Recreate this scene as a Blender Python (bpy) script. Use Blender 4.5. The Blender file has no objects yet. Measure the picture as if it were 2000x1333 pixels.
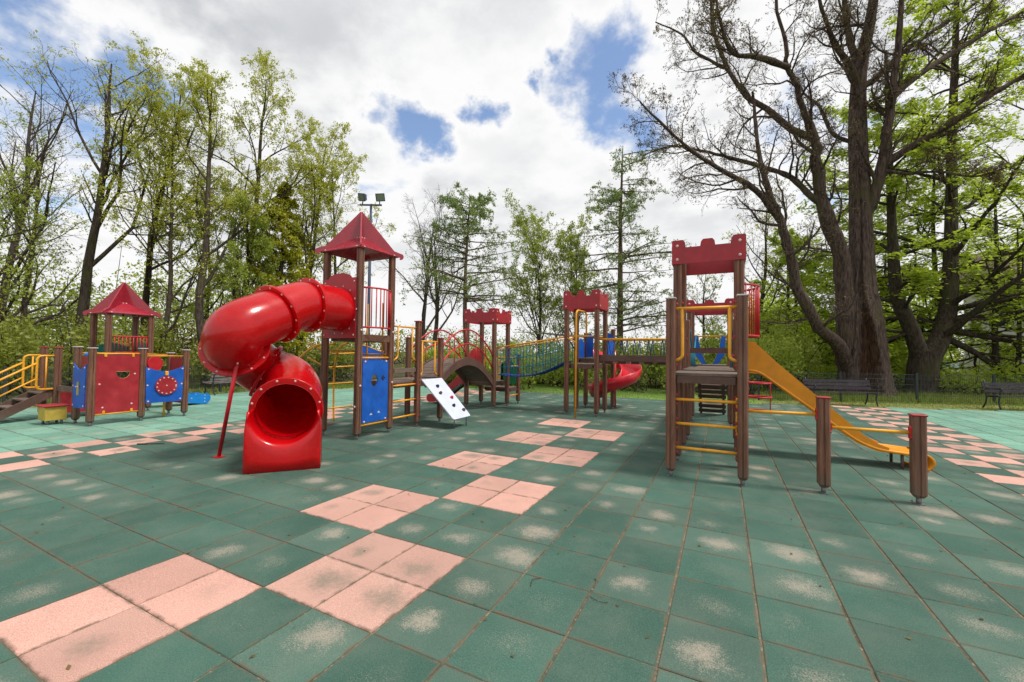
import bpy, bmesh, math, random
import numpy as np
from mathutils import Vector, Matrix, Euler

PI = math.pi
R = math.radians
scene = bpy.context.scene
C = scene.collection
# Site frame: metres, x and y run along the joints of the half-metre rubber tiles, z is up.

# ------------------------------------------------------------------ camera
cam_d = bpy.data.cameras.new('camera')
cam = bpy.data.objects.new('camera', cam_d)
C.objects.link(cam)
CAM = Vector((2.81, -1.83, 1.625))
cam.matrix_world = (Matrix.Translation(CAM) @ Matrix.Rotation(0.4688, 4, 'Z')
                    @ Matrix.Rotation(PI / 2 + 0.0277, 4, 'X') @ Matrix.Rotation(0.013, 4, 'Z'))
cam_d.sensor_width = 36
cam_d.lens = 14.66
cam_d.clip_start = 0.05
cam_d.clip_end = 2000
scene.camera = cam

# ------------------------------------------------------------------ sky, sun, exposure
SUN_EL, SUN_AZ = R(60), math.atan2(0.12, 0.80)      # azimuth of the sun in the site's xy plane
world = bpy.data.worlds.new('World')
scene.world = world
world.use_nodes = True
wt = world.node_tree
wt.nodes.clear()


def wn(t, **k):
    n = wt.nodes.new(t)
    for a, b in k.items():
        setattr(n, a, b)
    return n


def wmath(op, a, b=None, c=None, clamp=False):
    n = wn('ShaderNodeMath', operation=op, use_clamp=clamp)
    for i, v in enumerate((a, b, c)):
        if v is None:
            continue
        if isinstance(v, (int, float)):
            n.inputs[i].default_value = v
        else:
            wt.links.new(v, n.inputs[i])
    return n.outputs[0]


def wmap(v, a, b, c=0.0, d=1.0, smooth=True):
    n = wn('ShaderNodeMapRange', interpolation_type='SMOOTHSTEP' if smooth else 'LINEAR')
    wt.links.new(v, n.inputs[0])
    for i, x in enumerate((a, b, c, d)):
        n.inputs[i + 1].default_value = x
    return n.outputs[0]


sky = wn('ShaderNodeTexSky', sky_type='NISHITA')
sky.sun_disc = False
sky.sun_elevation = SUN_EL
sky.sun_rotation = PI / 2 - SUN_AZ
sky.altitude = 600
sky.dust_density = 0.4
sky.ozone_density = 2.0
tc = wn('ShaderNodeTexCoord')
sep = wn('ShaderNodeSeparateXYZ')
wt.links.new(tc.outputs['Generated'], sep.inputs[0])
zc = wmath('MAXIMUM', sep.outputs[2], 0.02)
den = wmath('ADD', zc, 0.22)
comb = wn('ShaderNodeCombineXYZ')
wt.links.new(wmath('DIVIDE', sep.outputs[0], den), comb.inputs[0])
wt.links.new(wmath('DIVIDE', sep.outputs[1], den), comb.inputs[1])


def wnoise(scale, detail, rough, dist=0.0, off=0.0):
    n = wn('ShaderNodeTexNoise', noise_dimensions='3D')
    m = wn('ShaderNodeVectorMath', operation='ADD')
    wt.links.new(comb.outputs[0], m.inputs[0])
    m.inputs[1].default_value = (off, off * 0.7, off * 1.3)
    wt.links.new(m.outputs[0], n.inputs['Vector'])
    n.inputs['Scale'].default_value = scale
    n.inputs['Detail'].default_value = detail
    n.inputs['Roughness'].default_value = rough
    n.inputs['Distortion'].default_value = dist
    return n.outputs[0]


# breaks in the cloud deck: directions (unit vectors) where blue sky shows
gaps = [((-0.215, 0.800, 0.560), 0.085, 1.0), ((-0.245, 0.765, 0.596), 0.05, 0.9), ((-0.190, 0.850, 0.490), 0.07, 0.85),
        ((-0.150, 0.872, 0.466), 0.07, 0.8), ((-0.625, 0.625, 0.468), 0.05, 0.9), ((-0.590, 0.665, 0.458), 0.055, 0.9),
        ((-0.555, 0.700, 0.448), 0.045, 0.85), ((-0.443, 0.742, 0.503), 0.042, 0.9), ((-0.310, 0.767, 0.562), 0.03, 0.8),
        ((-0.908, 0.216, 0.359), 0.14, 0.95), ((-0.841, 0.314, 0.441), 0.08, 0.9), ((-0.856, 0.200, 0.480), 0.07, 0.8),
        ((0.059, 0.900, 0.431), 0.10, 0.6), ((0.125, 0.918, 0.376), 0.09, 0.65), ((0.62, 0.74, 0.26), 0.25, 0.7), ((-0.63, 0.68, 0.37), 0.06, 0.45)]
gn = wn('ShaderNodeTexNoise')
wt.links.new(tc.outputs['Generated'], gn.inputs['Vector'])
gn.inputs['Scale'].default_value = 8.0
gn.inputs['Detail'].default_value = 5
gn.inputs['Roughness'].default_value = 0.62
wob = wn('ShaderNodeVectorMath', operation='MULTIPLY_ADD')
wt.links.new(gn.outputs[1], wob.inputs[0])
wob.inputs[1].default_value = (0.20, 0.20, 0.20)
wob.inputs[2].default_value = (-0.10, -0.10, -0.10)
wdir = wn('ShaderNodeVectorMath', operation='ADD')
wt.links.new(tc.outputs['Generated'], wdir.inputs[0])
wt.links.new(wob.outputs[0], wdir.inputs[1])
gsum = None
for d, r, w in gaps:
    v = Vector(d).normalized()
    n = wn('ShaderNodeVectorMath', operation='DISTANCE')
    wt.links.new(wdir.outputs[0], n.inputs[0])
    n.inputs[1].default_value = v
    m = wmap(n.outputs[1] if len(n.outputs) > 1 else n.outputs[0], r * 1.9, r * 0.15, 0.0, w)
    gsum = m if gsum is None else wmath('MAXIMUM', gsum, m)
n1 = wnoise(3.0, 8, 0.58, 0.0, 3.1)
cover = wmath('SUBTRACT', wmath('MULTIPLY_ADD', n1, 1.5, -0.08), wmath('MULTIPLY', gsum, 0.48))
cloud = wmap(cover, 0.16, 0.48, 0.04, 1.0)
n2 = wnoise(1.0, 4, 0.55, 0.0, 9.7)
thick = wmath('MULTIPLY', wmath('MULTIPLY', wmap(cover, 0.48, 0.92, 0.0, 1.0), wmap(n2, 0.28, 0.60, 0.25, 1.0)), wmap(zc, 0.10, 0.60, 0.35, 1.0))
ramp = wn('ShaderNodeMix', data_type='RGBA')
wt.links.new(thick, ramp.inputs[0])
ramp.inputs[6].default_value = (0.735, 0.735, 0.735, 1)
ramp.inputs[7].default_value = (0.42, 0.435, 0.46, 1)
skyb = wn('ShaderNodeVectorMath', operation='SCALE')
wt.links.new(sky.outputs[0], skyb.inputs[0])
skyb.inputs[3].default_value = 0.15
mixc = wn('ShaderNodeMix', data_type='RGBA')
wt.links.new(cloud, mixc.inputs[0])
wt.links.new(skyb.outputs[0], mixc.inputs[6])
wt.links.new(ramp.outputs[2], mixc.inputs[7])
bg = wn('ShaderNodeBackground')
wt.links.new(mixc.outputs[2], bg.inputs[0])
bg.inputs[1].default_value = 1.0
world.cycles.sampling_method = 'MANUAL'
world.cycles.sample_map_resolution = 512
wo = wn('ShaderNodeOutputWorld')
wt.links.new(bg.outputs[0], wo.inputs[0])

sun_d = bpy.data.lights.new('sun', 'SUN')
sun_d.energy = 2.3
sun_d.angle = R(13)
sun_d.color = (1.0, 0.95, 0.87)
sun = bpy.data.objects.new('sun', sun_d)
C.objects.link(sun)
sv = Vector((math.cos(SUN_AZ) * math.cos(SUN_EL), math.sin(SUN_AZ) * math.cos(SUN_EL), math.sin(SUN_EL)))
sun.rotation_euler = sv.to_track_quat('Z', 'Y').to_euler()
sun.location = sv * 60
vs = scene.view_settings
vs.view_transform = 'Standard'
vs.look = 'None'
vs.gamma = 1
vs.exposure = 0.42
vs.use_curve_mapping = False
scene.cycles.max_bounces = 4
scene.cycles.diffuse_bounces = 3
scene.cycles.glossy_bounces = 2
scene.cycles.transmission_bounces = 2
scene.cycles.caustics_reflective = False
scene.cycles.caustics_refractive = False
scene.cycles.use_adaptive_sampling = True
scene.cycles.adaptive_threshold = 0.02

# ------------------------------------------------------------------ materials
def lin(r, g, b):
    f = lambda c: (c / 255 / 12.92) if c / 255 <= 0.04045 else ((c / 255 + 0.055) / 1.055) ** 2.4
    return (f(r), f(g), f(b))


class NT:
    def __init__(self, name):
        self.m = bpy.data.materials.new(name)
        self.m.use_nodes = True
        self.t = self.m.node_tree
        self.t.nodes.clear()
        self.out = self.t.nodes.new('ShaderNodeOutputMaterial')

    def n(self, t, **k):
        x = self.t.nodes.new(t)
        for a, b in k.items():
            setattr(x, a, b)
        return x

    def set(self, inp, v):
        if isinstance(v, bpy.types.NodeSocket):
            self.t.links.new(v, inp)
        else:
            if isinstance(v, tuple) and len(v) == 3 and inp.type == 'RGBA':
                v = (*v, 1)
            inp.default_value = v

    def math(self, op, a, b=None, c=None, clamp=False):
        x = self.n('ShaderNodeMath', operation=op, use_clamp=clamp)
        for i, v in enumerate((a, b, c)):
            if v is not None:
                self.set(x.inputs[i], v)
        return x.outputs[0]

    def mr(self, v, a, b, c=0.0, d=1.0):
        x = self.n('ShaderNodeMapRange', interpolation_type='SMOOTHSTEP')
        self.set(x.inputs[0], v)
        for i, q in enumerate((a, b, c, d)):
            self.set(x.inputs[i + 1], q)
        return x.outputs[0]

    def mix(self, f, a, b, blend='MIX'):
        x = self.n('ShaderNodeMix', data_type='RGBA', blend_type=blend)
        self.set(x.inputs[0], f)
        self.set(x.inputs[6], a)
        self.set(x.inputs[7], b)
        return x.outputs[2]

    def noise(self, vec, scale, detail=4, rough=0.55, col=False):
        x = self.n('ShaderNodeTexNoise')
        if vec is not None:
            self.set(x.inputs['Vector'], vec)
        x.inputs['Scale'].default_value = scale
        x.inputs['Detail'].default_value = detail
        x.inputs['Roughness'].default_value = rough
        return x.outputs[1 if col else 0]

    def coord(self, kind='Object', scale=None):
        if kind == 'Position':
            o = self.n('ShaderNodeNewGeometry').outputs['Position']
        else:
            o = self.n('ShaderNodeTexCoord').outputs[kind]
        if scale:
            m = self.n('ShaderNodeMapping')
            self.set(m.inputs[0], o)
            m.inputs['Scale'].default_value = scale
            o = m.outputs[0]
        return o

    def pbr(self, col, rough=0.5, metal=0.0, bump=None, strength=0.3, dist=0.01, coat=0.0, spec=0.5):
        b = self.n('ShaderNodeBsdfPrincipled')
        self.set(b.inputs['Base Color'], col)
        self.set(b.inputs['Roughness'], rough)
        b.inputs['Metallic'].default_value = metal
        b.inputs['Coat Weight'].default_value = coat
        b.inputs['Coat Roughness'].default_value = 0.12
        b.inputs['Specular IOR Level'].default_value = spec
        if bump is not None:
            u = self.n('ShaderNodeBump')
            u.inputs['Strength'].default_value = strength
            u.inputs['Distance'].default_value = dist
            self.set(u.inputs['Height'], bump)
            self.t.links.new(u.outputs[0], b.inputs['Normal'])
        self.t.links.new(b.outputs[0], self.out.inputs[0])
        return self.m


def mul(c, k):
    return tuple(x * k for x in c)


def paint(name, col, rough=0.4, var=0.18, scale=6, coat=0.0, metal=0.0, bump=0.05, dirt=None, spec=0.5):
    n = NT(name)
    p = n.coord('Position')
    a = n.noise(p, scale, 5, 0.6)
    c = n.mix(n.mr(a, 0.3, 0.7), mul(col, 1 - var), mul(col, 1 + var * 0.5))
    f = n.noise(p, 90, 3, 0.6)
    if dirt:
        c = n.mix(n.mr(n.math('ADD', n.math('MULTIPLY', a, 0.6), n.math('MULTIPLY', f, 0.4)), 0.56, 0.75, 0, 0.55), c, dirt)
    sc = n.noise(n.coord('Position', (3, 9, 40)), 5.0, 4, 0.7)
    sc2 = n.noise(n.coord('Position', (40, 40, 4)), 3.0, 3, 0.7)
    scr = n.math('MULTIPLY', n.mr(n.math('MAXIMUM', sc, sc2), 0.66, 0.74), n.mr(a, 0.42, 0.6, 0.05, 0.5))
    c = n.mix(scr, c, n.mix(0.5, mul(col, 0.8), (0.42, 0.40, 0.38)))
    c = n.mix(n.mr(n.noise(p, 1.7, 6, 0.7), 0.52, 0.75, 0, 0.30), c, mul(col, 0.5))
    r = n.math('ADD', n.math('MULTIPLY', f, 0.16), n.math('ADD', rough - 0.08, n.math('MULTIPLY', n.mr(a, 0.35, 0.7), 0.14)))
    return n.pbr(c, r, metal, f, bump, 0.004, coat, spec)


def wood(name, col, col2, scale=(14, 14, 1.2), rough=0.6):
    n = NT(name)
    p = n.coord('Position', scale)
    g = n.noise(p, 3.0, 8, 0.65)
    big = n.noise(n.coord('Position'), 2.2, 3)
    fine = n.noise(n.coord('Position', (60, 60, 3)), 2.0, 4)
    c = n.mix(n.mr(g, 0.32, 0.68), col, col2)
    c = n.mix(n.mr(big, 0.35, 0.7, 0, 0.45), c, mul(col, 0.62))
    c = n.mix(n.mr(fine, 0.58, 0.72, 0, 0.6), c, mul(col, 0.45))
    oi = n.n('ShaderNodeObjectInfo').outputs['Random']
    c = n.mix(n.mr(oi, 0.2, 1.0, 0, 0.38), c, mul(col2, 0.55))
    grey = n.mr(n.math('ADD', n.math('MULTIPLY', n.noise(n.coord('Position', (3, 3, 0.8)), 2.0, 5), 0.8), n.math('MULTIPLY', oi, 0.2)), 0.52, 0.74, 0, 0.25)
    c = n.mix(grey, c, lin(122, 108, 98))
    sz = n.n('ShaderNodeSeparateXYZ')
    n.set(sz.inputs[0], n.coord('Position'))
    splash = n.math('MULTIPLY', n.mr(sz.outputs[2], 0.32, 0.08), n.mr(fine, 0.35, 0.6, 0.2, 0.75))
    c = n.mix(splash, c, lin(98, 88, 76))
    return n.pbr(c, n.math('ADD', n.math('MULTIPLY', g, 0.25), rough - 0.12), 0, n.math('ADD', g, n.math('MULTIPLY', fine, 0.6)), 0.5, 0.006)


M = {}
M['wood'] = wood('stained_wood', lin(104, 66, 50), lin(142, 98, 76))
M['wood_dark'] = wood('dark_stained_wood', lin(84, 58, 50), lin(112, 82, 70), (2.0, 14, 14))
M['plank'] = wood('weathered_plank', lin(96, 80, 70), lin(136, 118, 106), (1.5, 12, 12), 0.75)
M['bench_wood'] = wood('dark_bench_wood', lin(52, 44, 52), lin(82, 72, 80), (1.4, 10, 10), 0.5)
M['bench_grey'] = wood('silvered_bench_wood', lin(112, 98, 100), lin(158, 145, 146), (10, 1.4, 10), 0.7)
M['red_gloss'] = paint('glossy_red_plastic', lin(196, 8, 18), 0.2, 0.12, 2.5, 0.5, bump=0.03, dirt=lin(165, 22, 26))
M['red_tube'] = paint('scuffed_red_tube_plastic', lin(216, 8, 20), 0.22, 0.10, 2.5, 0.5, bump=0.03)
nt_ = M['red_tube'].node_tree
out_ = [x for x in nt_.nodes if x.type == 'OUTPUT_MATERIAL'][0]
bs_ = [x for x in nt_.nodes if x.type == 'BSDF_PRINCIPLED'][0]
tr_ = nt_.nodes.new('ShaderNodeBsdfTranslucent')
tr_.inputs[0].default_value = (0.9, 0.03, 0.03, 1)
mx_ = nt_.nodes.new('ShaderNodeMixShader')
mx_.inputs[0].default_value = 0.32
nt_.links.new(bs_.outputs[0], mx_.inputs[1])
nt_.links.new(tr_.outputs[0], mx_.inputs[2])
nt_.links.new(mx_.outputs[0], out_.inputs[0])
M['red_panel'] = paint('matt_red_board', lin(168, 40, 50), 0.42, 0.18, 5, dirt=lin(176, 80, 82))
M['roof_red'] = paint('red_roof_board', lin(160, 32, 50), 0.2, 0.14, 4, 0.6)
M['red_metal'] = paint('red_painted_steel', lin(196, 28, 40), 0.38, 0.12, 8)
M['crimson'] = paint('red_slide_plastic', lin(205, 16, 40), 0.3, 0.12, 4, 0.3)
M['blue'] = paint('blue_board', lin(18, 92, 190), 0.45, 0.18, 5, dirt=lin(60, 118, 190))
M['blue_light'] = paint('light_blue_plastic', lin(20, 130, 215), 0.35, 0.12, 5)
M['teal'] = paint('teal_board', lin(8, 120, 105), 0.45, 0.15, 5)
M['green'] = paint('green_board', lin(20, 130, 80), 0.45, 0.15, 5)
M['yellow'] = paint('yellow_painted_steel', lin(238, 166, 40), 0.36, 0.14, 9, dirt=lin(200, 140, 60))
M['slide_yellow'] = paint('yellow_slide_plastic', lin(232, 148, 14), 0.4, 0.14, 4, dirt=lin(200, 130, 40))
M['slide_bed'] = paint('steel_slide_bed', (0.35, 0.36, 0.37), 0.35, 0.1, 8, metal=0.8)
M['box_yellow'] = paint('ochre_board', lin(196, 168, 72), 0.55, 0.2, 6)
M['cream'] = paint('cream_board', lin(222, 190, 120), 0.5, 0.15, 6)
M['white'] = paint('white_climbing_board', lin(205, 212, 235), 0.4, 0.06, 5, dirt=lin(180, 185, 200))
M['cap'] = paint('pale_bolt_cap', lin(222, 190, 190), 0.45, 0.1, 20)
M['cap_grey'] = paint('pale_post_cap', lin(196, 184, 184), 0.5, 0.1, 20)
M['steel'] = paint('galvanised_steel', (0.22, 0.225, 0.23), 0.5, 0.2, 20, metal=0.7)
M['iron'] = paint('black_cast_iron', (0.022, 0.024, 0.03), 0.5, 0.2, 12)
M['pole'] = paint('dark_blue_grey_pole', lin(64, 74, 98), 0.5, 0.12, 6)
M['fence'] = paint('anthracite_fence_wire', lin(46, 56, 60), 0.5, 0.15, 6)
M['black'] = paint('black_rubber', (0.02, 0.02, 0.022), 0.6, 0.2, 20)
M['rope'] = paint('blue_rope', lin(18, 128, 150), 0.75, 0.3, 40, bump=0.4)
M['rope_dark'] = paint('dark_blue_rope', lin(26, 62, 132), 0.75, 0.3, 40, bump=0.4)
M['render'] = paint('pale_house_render', lin(205, 204, 200), 0.8, 0.08, 1.5)
M['roof_tile'] = paint('brown_roof_tiles', lin(92, 74, 66), 0.8, 0.25, 3)
M['glass'] = paint('dark_window_glass', (0.03, 0.04, 0.05), 0.08, 0.05, 3)
M['carpaint'] = paint('pale_blue_car_paint', lin(176, 194, 204), 0.25, 0.05, 3, 0.6)
M['lamp_glass'] = paint('floodlight_glass', lin(120, 130, 112), 0.12, 0.1, 12)
M['lid'] = paint('rusty_cast_iron', lin(104, 72, 62), 0.8, 0.3, 14)


def tile_material(name, base, wear, wear_amt, speck):
    n = NT(name)
    p = n.coord('Position')
    sc = n.n('ShaderNodeVectorMath', operation='SCALE')
    n.set(sc.inputs[0], p)
    sc.inputs[3].default_value = 2.0
    fl = n.n('ShaderNodeVectorMath', operation='FLOOR')
    n.set(fl.inputs[0], sc.outputs[0])
    s = n.n('ShaderNodeSeparateXYZ')
    n.set(s.inputs[0], fl.outputs[0])
    cb = n.n('ShaderNodeCombineXYZ')
    n.set(cb.inputs[0], s.outputs[0])
    n.set(cb.inputs[1], s.outputs[1])
    wnz = n.n('ShaderNodeTexWhiteNoise', noise_dimensions='2D')
    n.set(wnz.inputs['Vector'], cb.outputs[0])
    rnd = n.n('ShaderNodeSeparateColor')
    n.set(rnd.inputs[0], wnz.outputs['Color'])
    fr = n.n('ShaderNodeVectorMath', operation='FRACTION')
    n.set(fr.inputs[0], sc.outputs[0])
    f = n.n('ShaderNodeSeparateXYZ')
    n.set(f.inputs[0], fr.outputs[0])
    wob = n.noise(p, 6, 4, 0.65, True)
    wsx = n.n('ShaderNodeSeparateColor')
    n.set(wsx.inputs[0], wob)
    # worn patch in the middle of a tile, moved and stretched at random
    dx = n.math('SUBTRACT', n.math('ADD', f.outputs[0], n.math('MULTIPLY', n.math('SUBTRACT', wsx.outputs[0], 0.5), 0.5)), n.math('ADD', 0.32, n.math('MULTIPLY', rnd.outputs[0], 0.36)))
    dy = n.math('SUBTRACT', n.math('ADD', f.outputs[1], n.math('MULTIPLY', n.math('SUBTRACT', wsx.outputs[1], 0.5), 0.5)), n.math('ADD', 0.32, n.math('MULTIPLY', rnd.outputs[1], 0.36)))
    d = n.math('SQRT', n.math('ADD', n.math('MULTIPLY', dx, dx), n.math('MULTIPLY', dy, n.math('MULTIPLY', dy, n.math('ADD', 0.7, rnd.outputs[0])))))
    rad = n.math('ADD', 0.34, n.math('MULTIPLY', rnd.outputs[0], 0.5))
    fall = n.mr(n.math('DIVIDE', d, rad), 1.0, 0.0)
    grain = n.noise(p, 120, 3, 0.8)
    grain2 = n.noise(p, 34, 4, 0.6)
    on = n.mr(rnd.outputs[2], 0.0, 1.0, 0.12, 1.1)
    w = n.math('MULTIPLY', fall, on)
    thr = n.math('SUBTRACT', n.math('ADD', n.math('MULTIPLY', grain, 0.75), n.math('MULTIPLY', grain2, 0.25)), n.math('SUBTRACT', 0.72, n.math('MULTIPLY', w, 0.34)))
    mask = n.math('MULTIPLY', n.mr(thr, -0.10, 0.22), wear_amt)
    tone = n.mr(rnd.outputs[1], 0, 1, 0.86, 1.10)
    big = n.mr(n.noise(p, 0.7, 4, 0.6), 0.3, 0.7, 0.86, 1.10)
    tm = n.math('MULTIPLY', n.math('MULTIPLY', tone, big), n.mr(n.math('ADD', n.math('MULTIPLY', grain, 0.5), n.math('MULTIPLY', n.noise(p, 260, 1, 0.5), 0.5)), 0.32, 0.68, 0.66, 1.32))
    hs = n.n('ShaderNodeVectorMath', operation='SCALE')
    n.set(hs.inputs[0], base)
    n.set(hs.inputs[3], tm)
    dust = n.mr(n.math('ADD', n.math('MULTIPLY', n.noise(p, 1.6, 6, 0.65), 0.7), n.math('MULTIPLY', grain, 0.3)), 0.40, 0.70, 0.0, 0.17)
    fade = n.mr(rnd.outputs[2], 0.35, 1.0, 0.0, 0.11)
    c = n.mix(fade, hs.outputs[0], lin(140, 146, 134))
    c = n.mix(dust, c, lin(150, 146, 132))
    c = n.mix(mask, c, wear)
    sp = n.mr(n.noise(p, 210, 1, 0.5), 0.70, 0.76, 0, 0.55)
    c = n.mix(sp, c, speck)
    edge = n.math('MINIMUM', n.math('MINIMUM', f.outputs[0], n.math('SUBTRACT', 1.0, f.outputs[0])), n.math('MINIMUM', f.outputs[1], n.math('SUBTRACT', 1.0, f.outputs[1])))
    dirt = n.math('MULTIPLY', n.mr(edge, 0.055, 0.012), n.mr(n.noise(p, 9, 4, 0.6), 0.38, 0.62, 0, 0.8))
    c = n.mix(dirt, c, lin(104, 92, 76))
    return n.pbr(c, 0.85, 0, n.math('ADD', n.math('MULTIPLY', grain, 0.6), n.math('MULTIPLY', grain2, 0.4)), 0.55, 0.004, 0, 0.3)


M['tile_green'] = tile_material('dark_green_rubber', lin(62, 96, 84), lin(172, 158, 144), 0.74, lin(150, 165, 150))
M['tile_pink'] = tile_material('pink_rubber', lin(204, 157, 143), lin(112, 112, 98), 0.8, lin(130, 110, 100))
M['tile_mint'] = tile_material('mint_rubber', lin(114, 162, 143), lin(176, 172, 150), 0.5, lin(150, 176, 160))


def ground_mat(name, a, b, c3, s1, s2):
    n = NT(name)
    p = n.coord('Position')
    x = n.noise(p, s1, 6, 0.6)
    y = n.noise(p, s2, 4, 0.6)
    c = n.mix(n.mr(x, 0.35, 0.65), a, b)
    c = n.mix(n.mr(y, 0.5, 0.7), c, c3)
    return n.pbr(c, 0.95, 0, y, 0.8, 0.03, 0, 0.2)


M['soil'] = ground_mat('forest_floor', lin(72, 84, 40), lin(92, 78, 54), lin(70, 96, 36), 0.5, 5)
M['lawn'] = ground_mat('lawn_grass', lin(104, 136, 62), lin(128, 158, 78), lin(110, 130, 68), 0.35, 8)
M['verge'] = ground_mat('worn_verge', lin(132, 124, 84), lin(112, 126, 62), lin(120, 132, 66), 0.8, 7)
M['sand'] = ground_mat('joint_sand', lin(128, 116, 96), lin(84, 82, 66), lin(150, 136, 116), 2.5, 30)


def leaf_mat(name, a, b, trans=0.45, rough=0.5):
    n = NT(name)
    g = n.n('ShaderNodeNewGeometry')
    r = g.outputs['Random Per Island']
    big = n.noise(g.outputs['Position'], 0.45, 3)
    c = n.mix(n.math('ADD', n.math('MULTIPLY', r, 0.6), n.math('MULTIPLY', n.mr(big, 0.3, 0.7), 0.4)), a, b)
    d = n.n('ShaderNodeBsdfDiffuse')
    n.set(d.inputs[0], c)
    t = n.n('ShaderNodeBsdfTranslucent')
    tc_ = n.mix(0.5, c, mul(b, 1.25))
    n.set(t.inputs[0], tc_)
    gl = n.n('ShaderNodeBsdfGlossy')
    gl.inputs['Roughness'].default_value = rough
    n.set(gl.inputs[0], (0.5, 0.5, 0.5))
    m1 = n.n('ShaderNodeMixShader')
    m1.inputs[0].default_value = trans
    n.t.links.new(d.outputs[0], m1.inputs[1])
    n.t.links.new(t.outputs[0], m1.inputs[2])
    m2 = n.n('ShaderNodeMixShader')
    m2.inputs[0].default_value = 0.05
    n.t.links.new(m1.outputs[0], m2.inputs[1])
    n.t.links.new(gl.outputs[0], m2.inputs[2])
    n.t.links.new(m2.outputs[0], n.out.inputs[0])
    return n.m


M['leaf_lime'] = leaf_mat('young_lime_leaf', lin(150, 160, 40), lin(204, 206, 84))
M['leaf_beech'] = leaf_mat('young_beech_leaf', lin(134, 164, 36), lin(192, 208, 72), 0.6)
M['leaf_mid'] = leaf_mat('mid_green_leaf', lin(122, 146, 48), lin(182, 192, 82))
M['leaf_dark'] = leaf_mat('undergrowth_leaf', lin(108, 122, 44), lin(162, 168, 72), 0.45)
M['leaf_brown'] = leaf_mat('copper_leaf', lin(92, 78, 42), lin(122, 104, 56), 0.3)
M['leaf_spruce'] = leaf_mat('yellow_green_needles', lin(140, 146, 30), lin(192, 188, 52), 0.3)
M['leaf_larch'] = leaf_mat('larch_needles', lin(98, 126, 64), lin(152, 170, 94), 0.4)
M['bud'] = leaf_mat('brown_leaf_bud', lin(96, 78, 56), lin(128, 116, 66), 0.3)
M['grass'] = leaf_mat('grass_blade', lin(92, 122, 44), lin(150, 162, 76), 0.35)


def bark_mat(name, a, b, moss=None):
    n = NT(name)
    p = n.coord('Position', (5, 5, 0.9))
    x = n.noise(p, 3, 8, 0.65)
    y = n.noise(n.coord('Position'), 1.1, 4)
    c = n.mix(n.mr(x, 0.35, 0.65), a, b)
    if moss:
        c = n.mix(n.mr(y, 0.5, 0.72, 0, 0.7), c, moss)
    return n.pbr(c, 0.92, 0, x, 1.0, 0.05, 0, 0.2)


M['bark'] = bark_mat('dark_bark', lin(54, 46, 40), lin(88, 78, 68), lin(78, 80, 44))
M['bark_grey'] = bark_mat('grey_bark', lin(60, 52, 48), lin(98, 88, 80), lin(80, 80, 54))
M['bark_oak'] = bark_mat('old_oak_bark', lin(58, 46, 42), lin(104, 88, 80), lin(86, 80, 56))
M['bark_conifer'] = bark_mat('conifer_bark', lin(84, 70, 58), lin(118, 102, 86))
M['shaded_rot'] = bark_mat('shaded_rotten_heartwood', lin(46, 32, 27), lin(92, 68, 52))  # brown rotten wood, its colour darkened further for the shade inside the hollow

# ------------------------------------------------------------------ scene helpers
def tag(o, label=None, cat=None, group=None, kind=None):
    for k, v in (('label', label), ('category', cat), ('group', group), ('kind', kind)):
        if v:
            o[k] = v
    return o


def wloc(o):
    p = Vector((0, 0, 0))
    while o is not None:
        p += o.location
        o = o.parent
    return p


def thing(name, label, cat, loc, group=None, kind=None):
    o = bpy.data.objects.new(name, None)
    C.objects.link(o)
    o.location = loc
    o.empty_display_size = 0.2
    return tag(o, label, cat, group, kind)


def link(name, me, mat, parent=None, kind=None):
    o = bpy.data.objects.new(name, me)
    C.objects.link(o)
    if mat is not None and not me.materials:
        for m in (mat if isinstance(mat, (list, tuple)) else [mat]):
            me.materials.append(m)
    if parent is not None:
        o.parent = parent
    if kind:
        o['kind'] = kind
    return o


def frame_of(d):
    d = Vector(d).normalized()
    a = Vector((0, 0, 1)) if abs(d.z) < 0.9 else Vector((1, 0, 0))
    u = d.cross(a).normalized()
    return u, d.cross(u).normalized(), d


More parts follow.
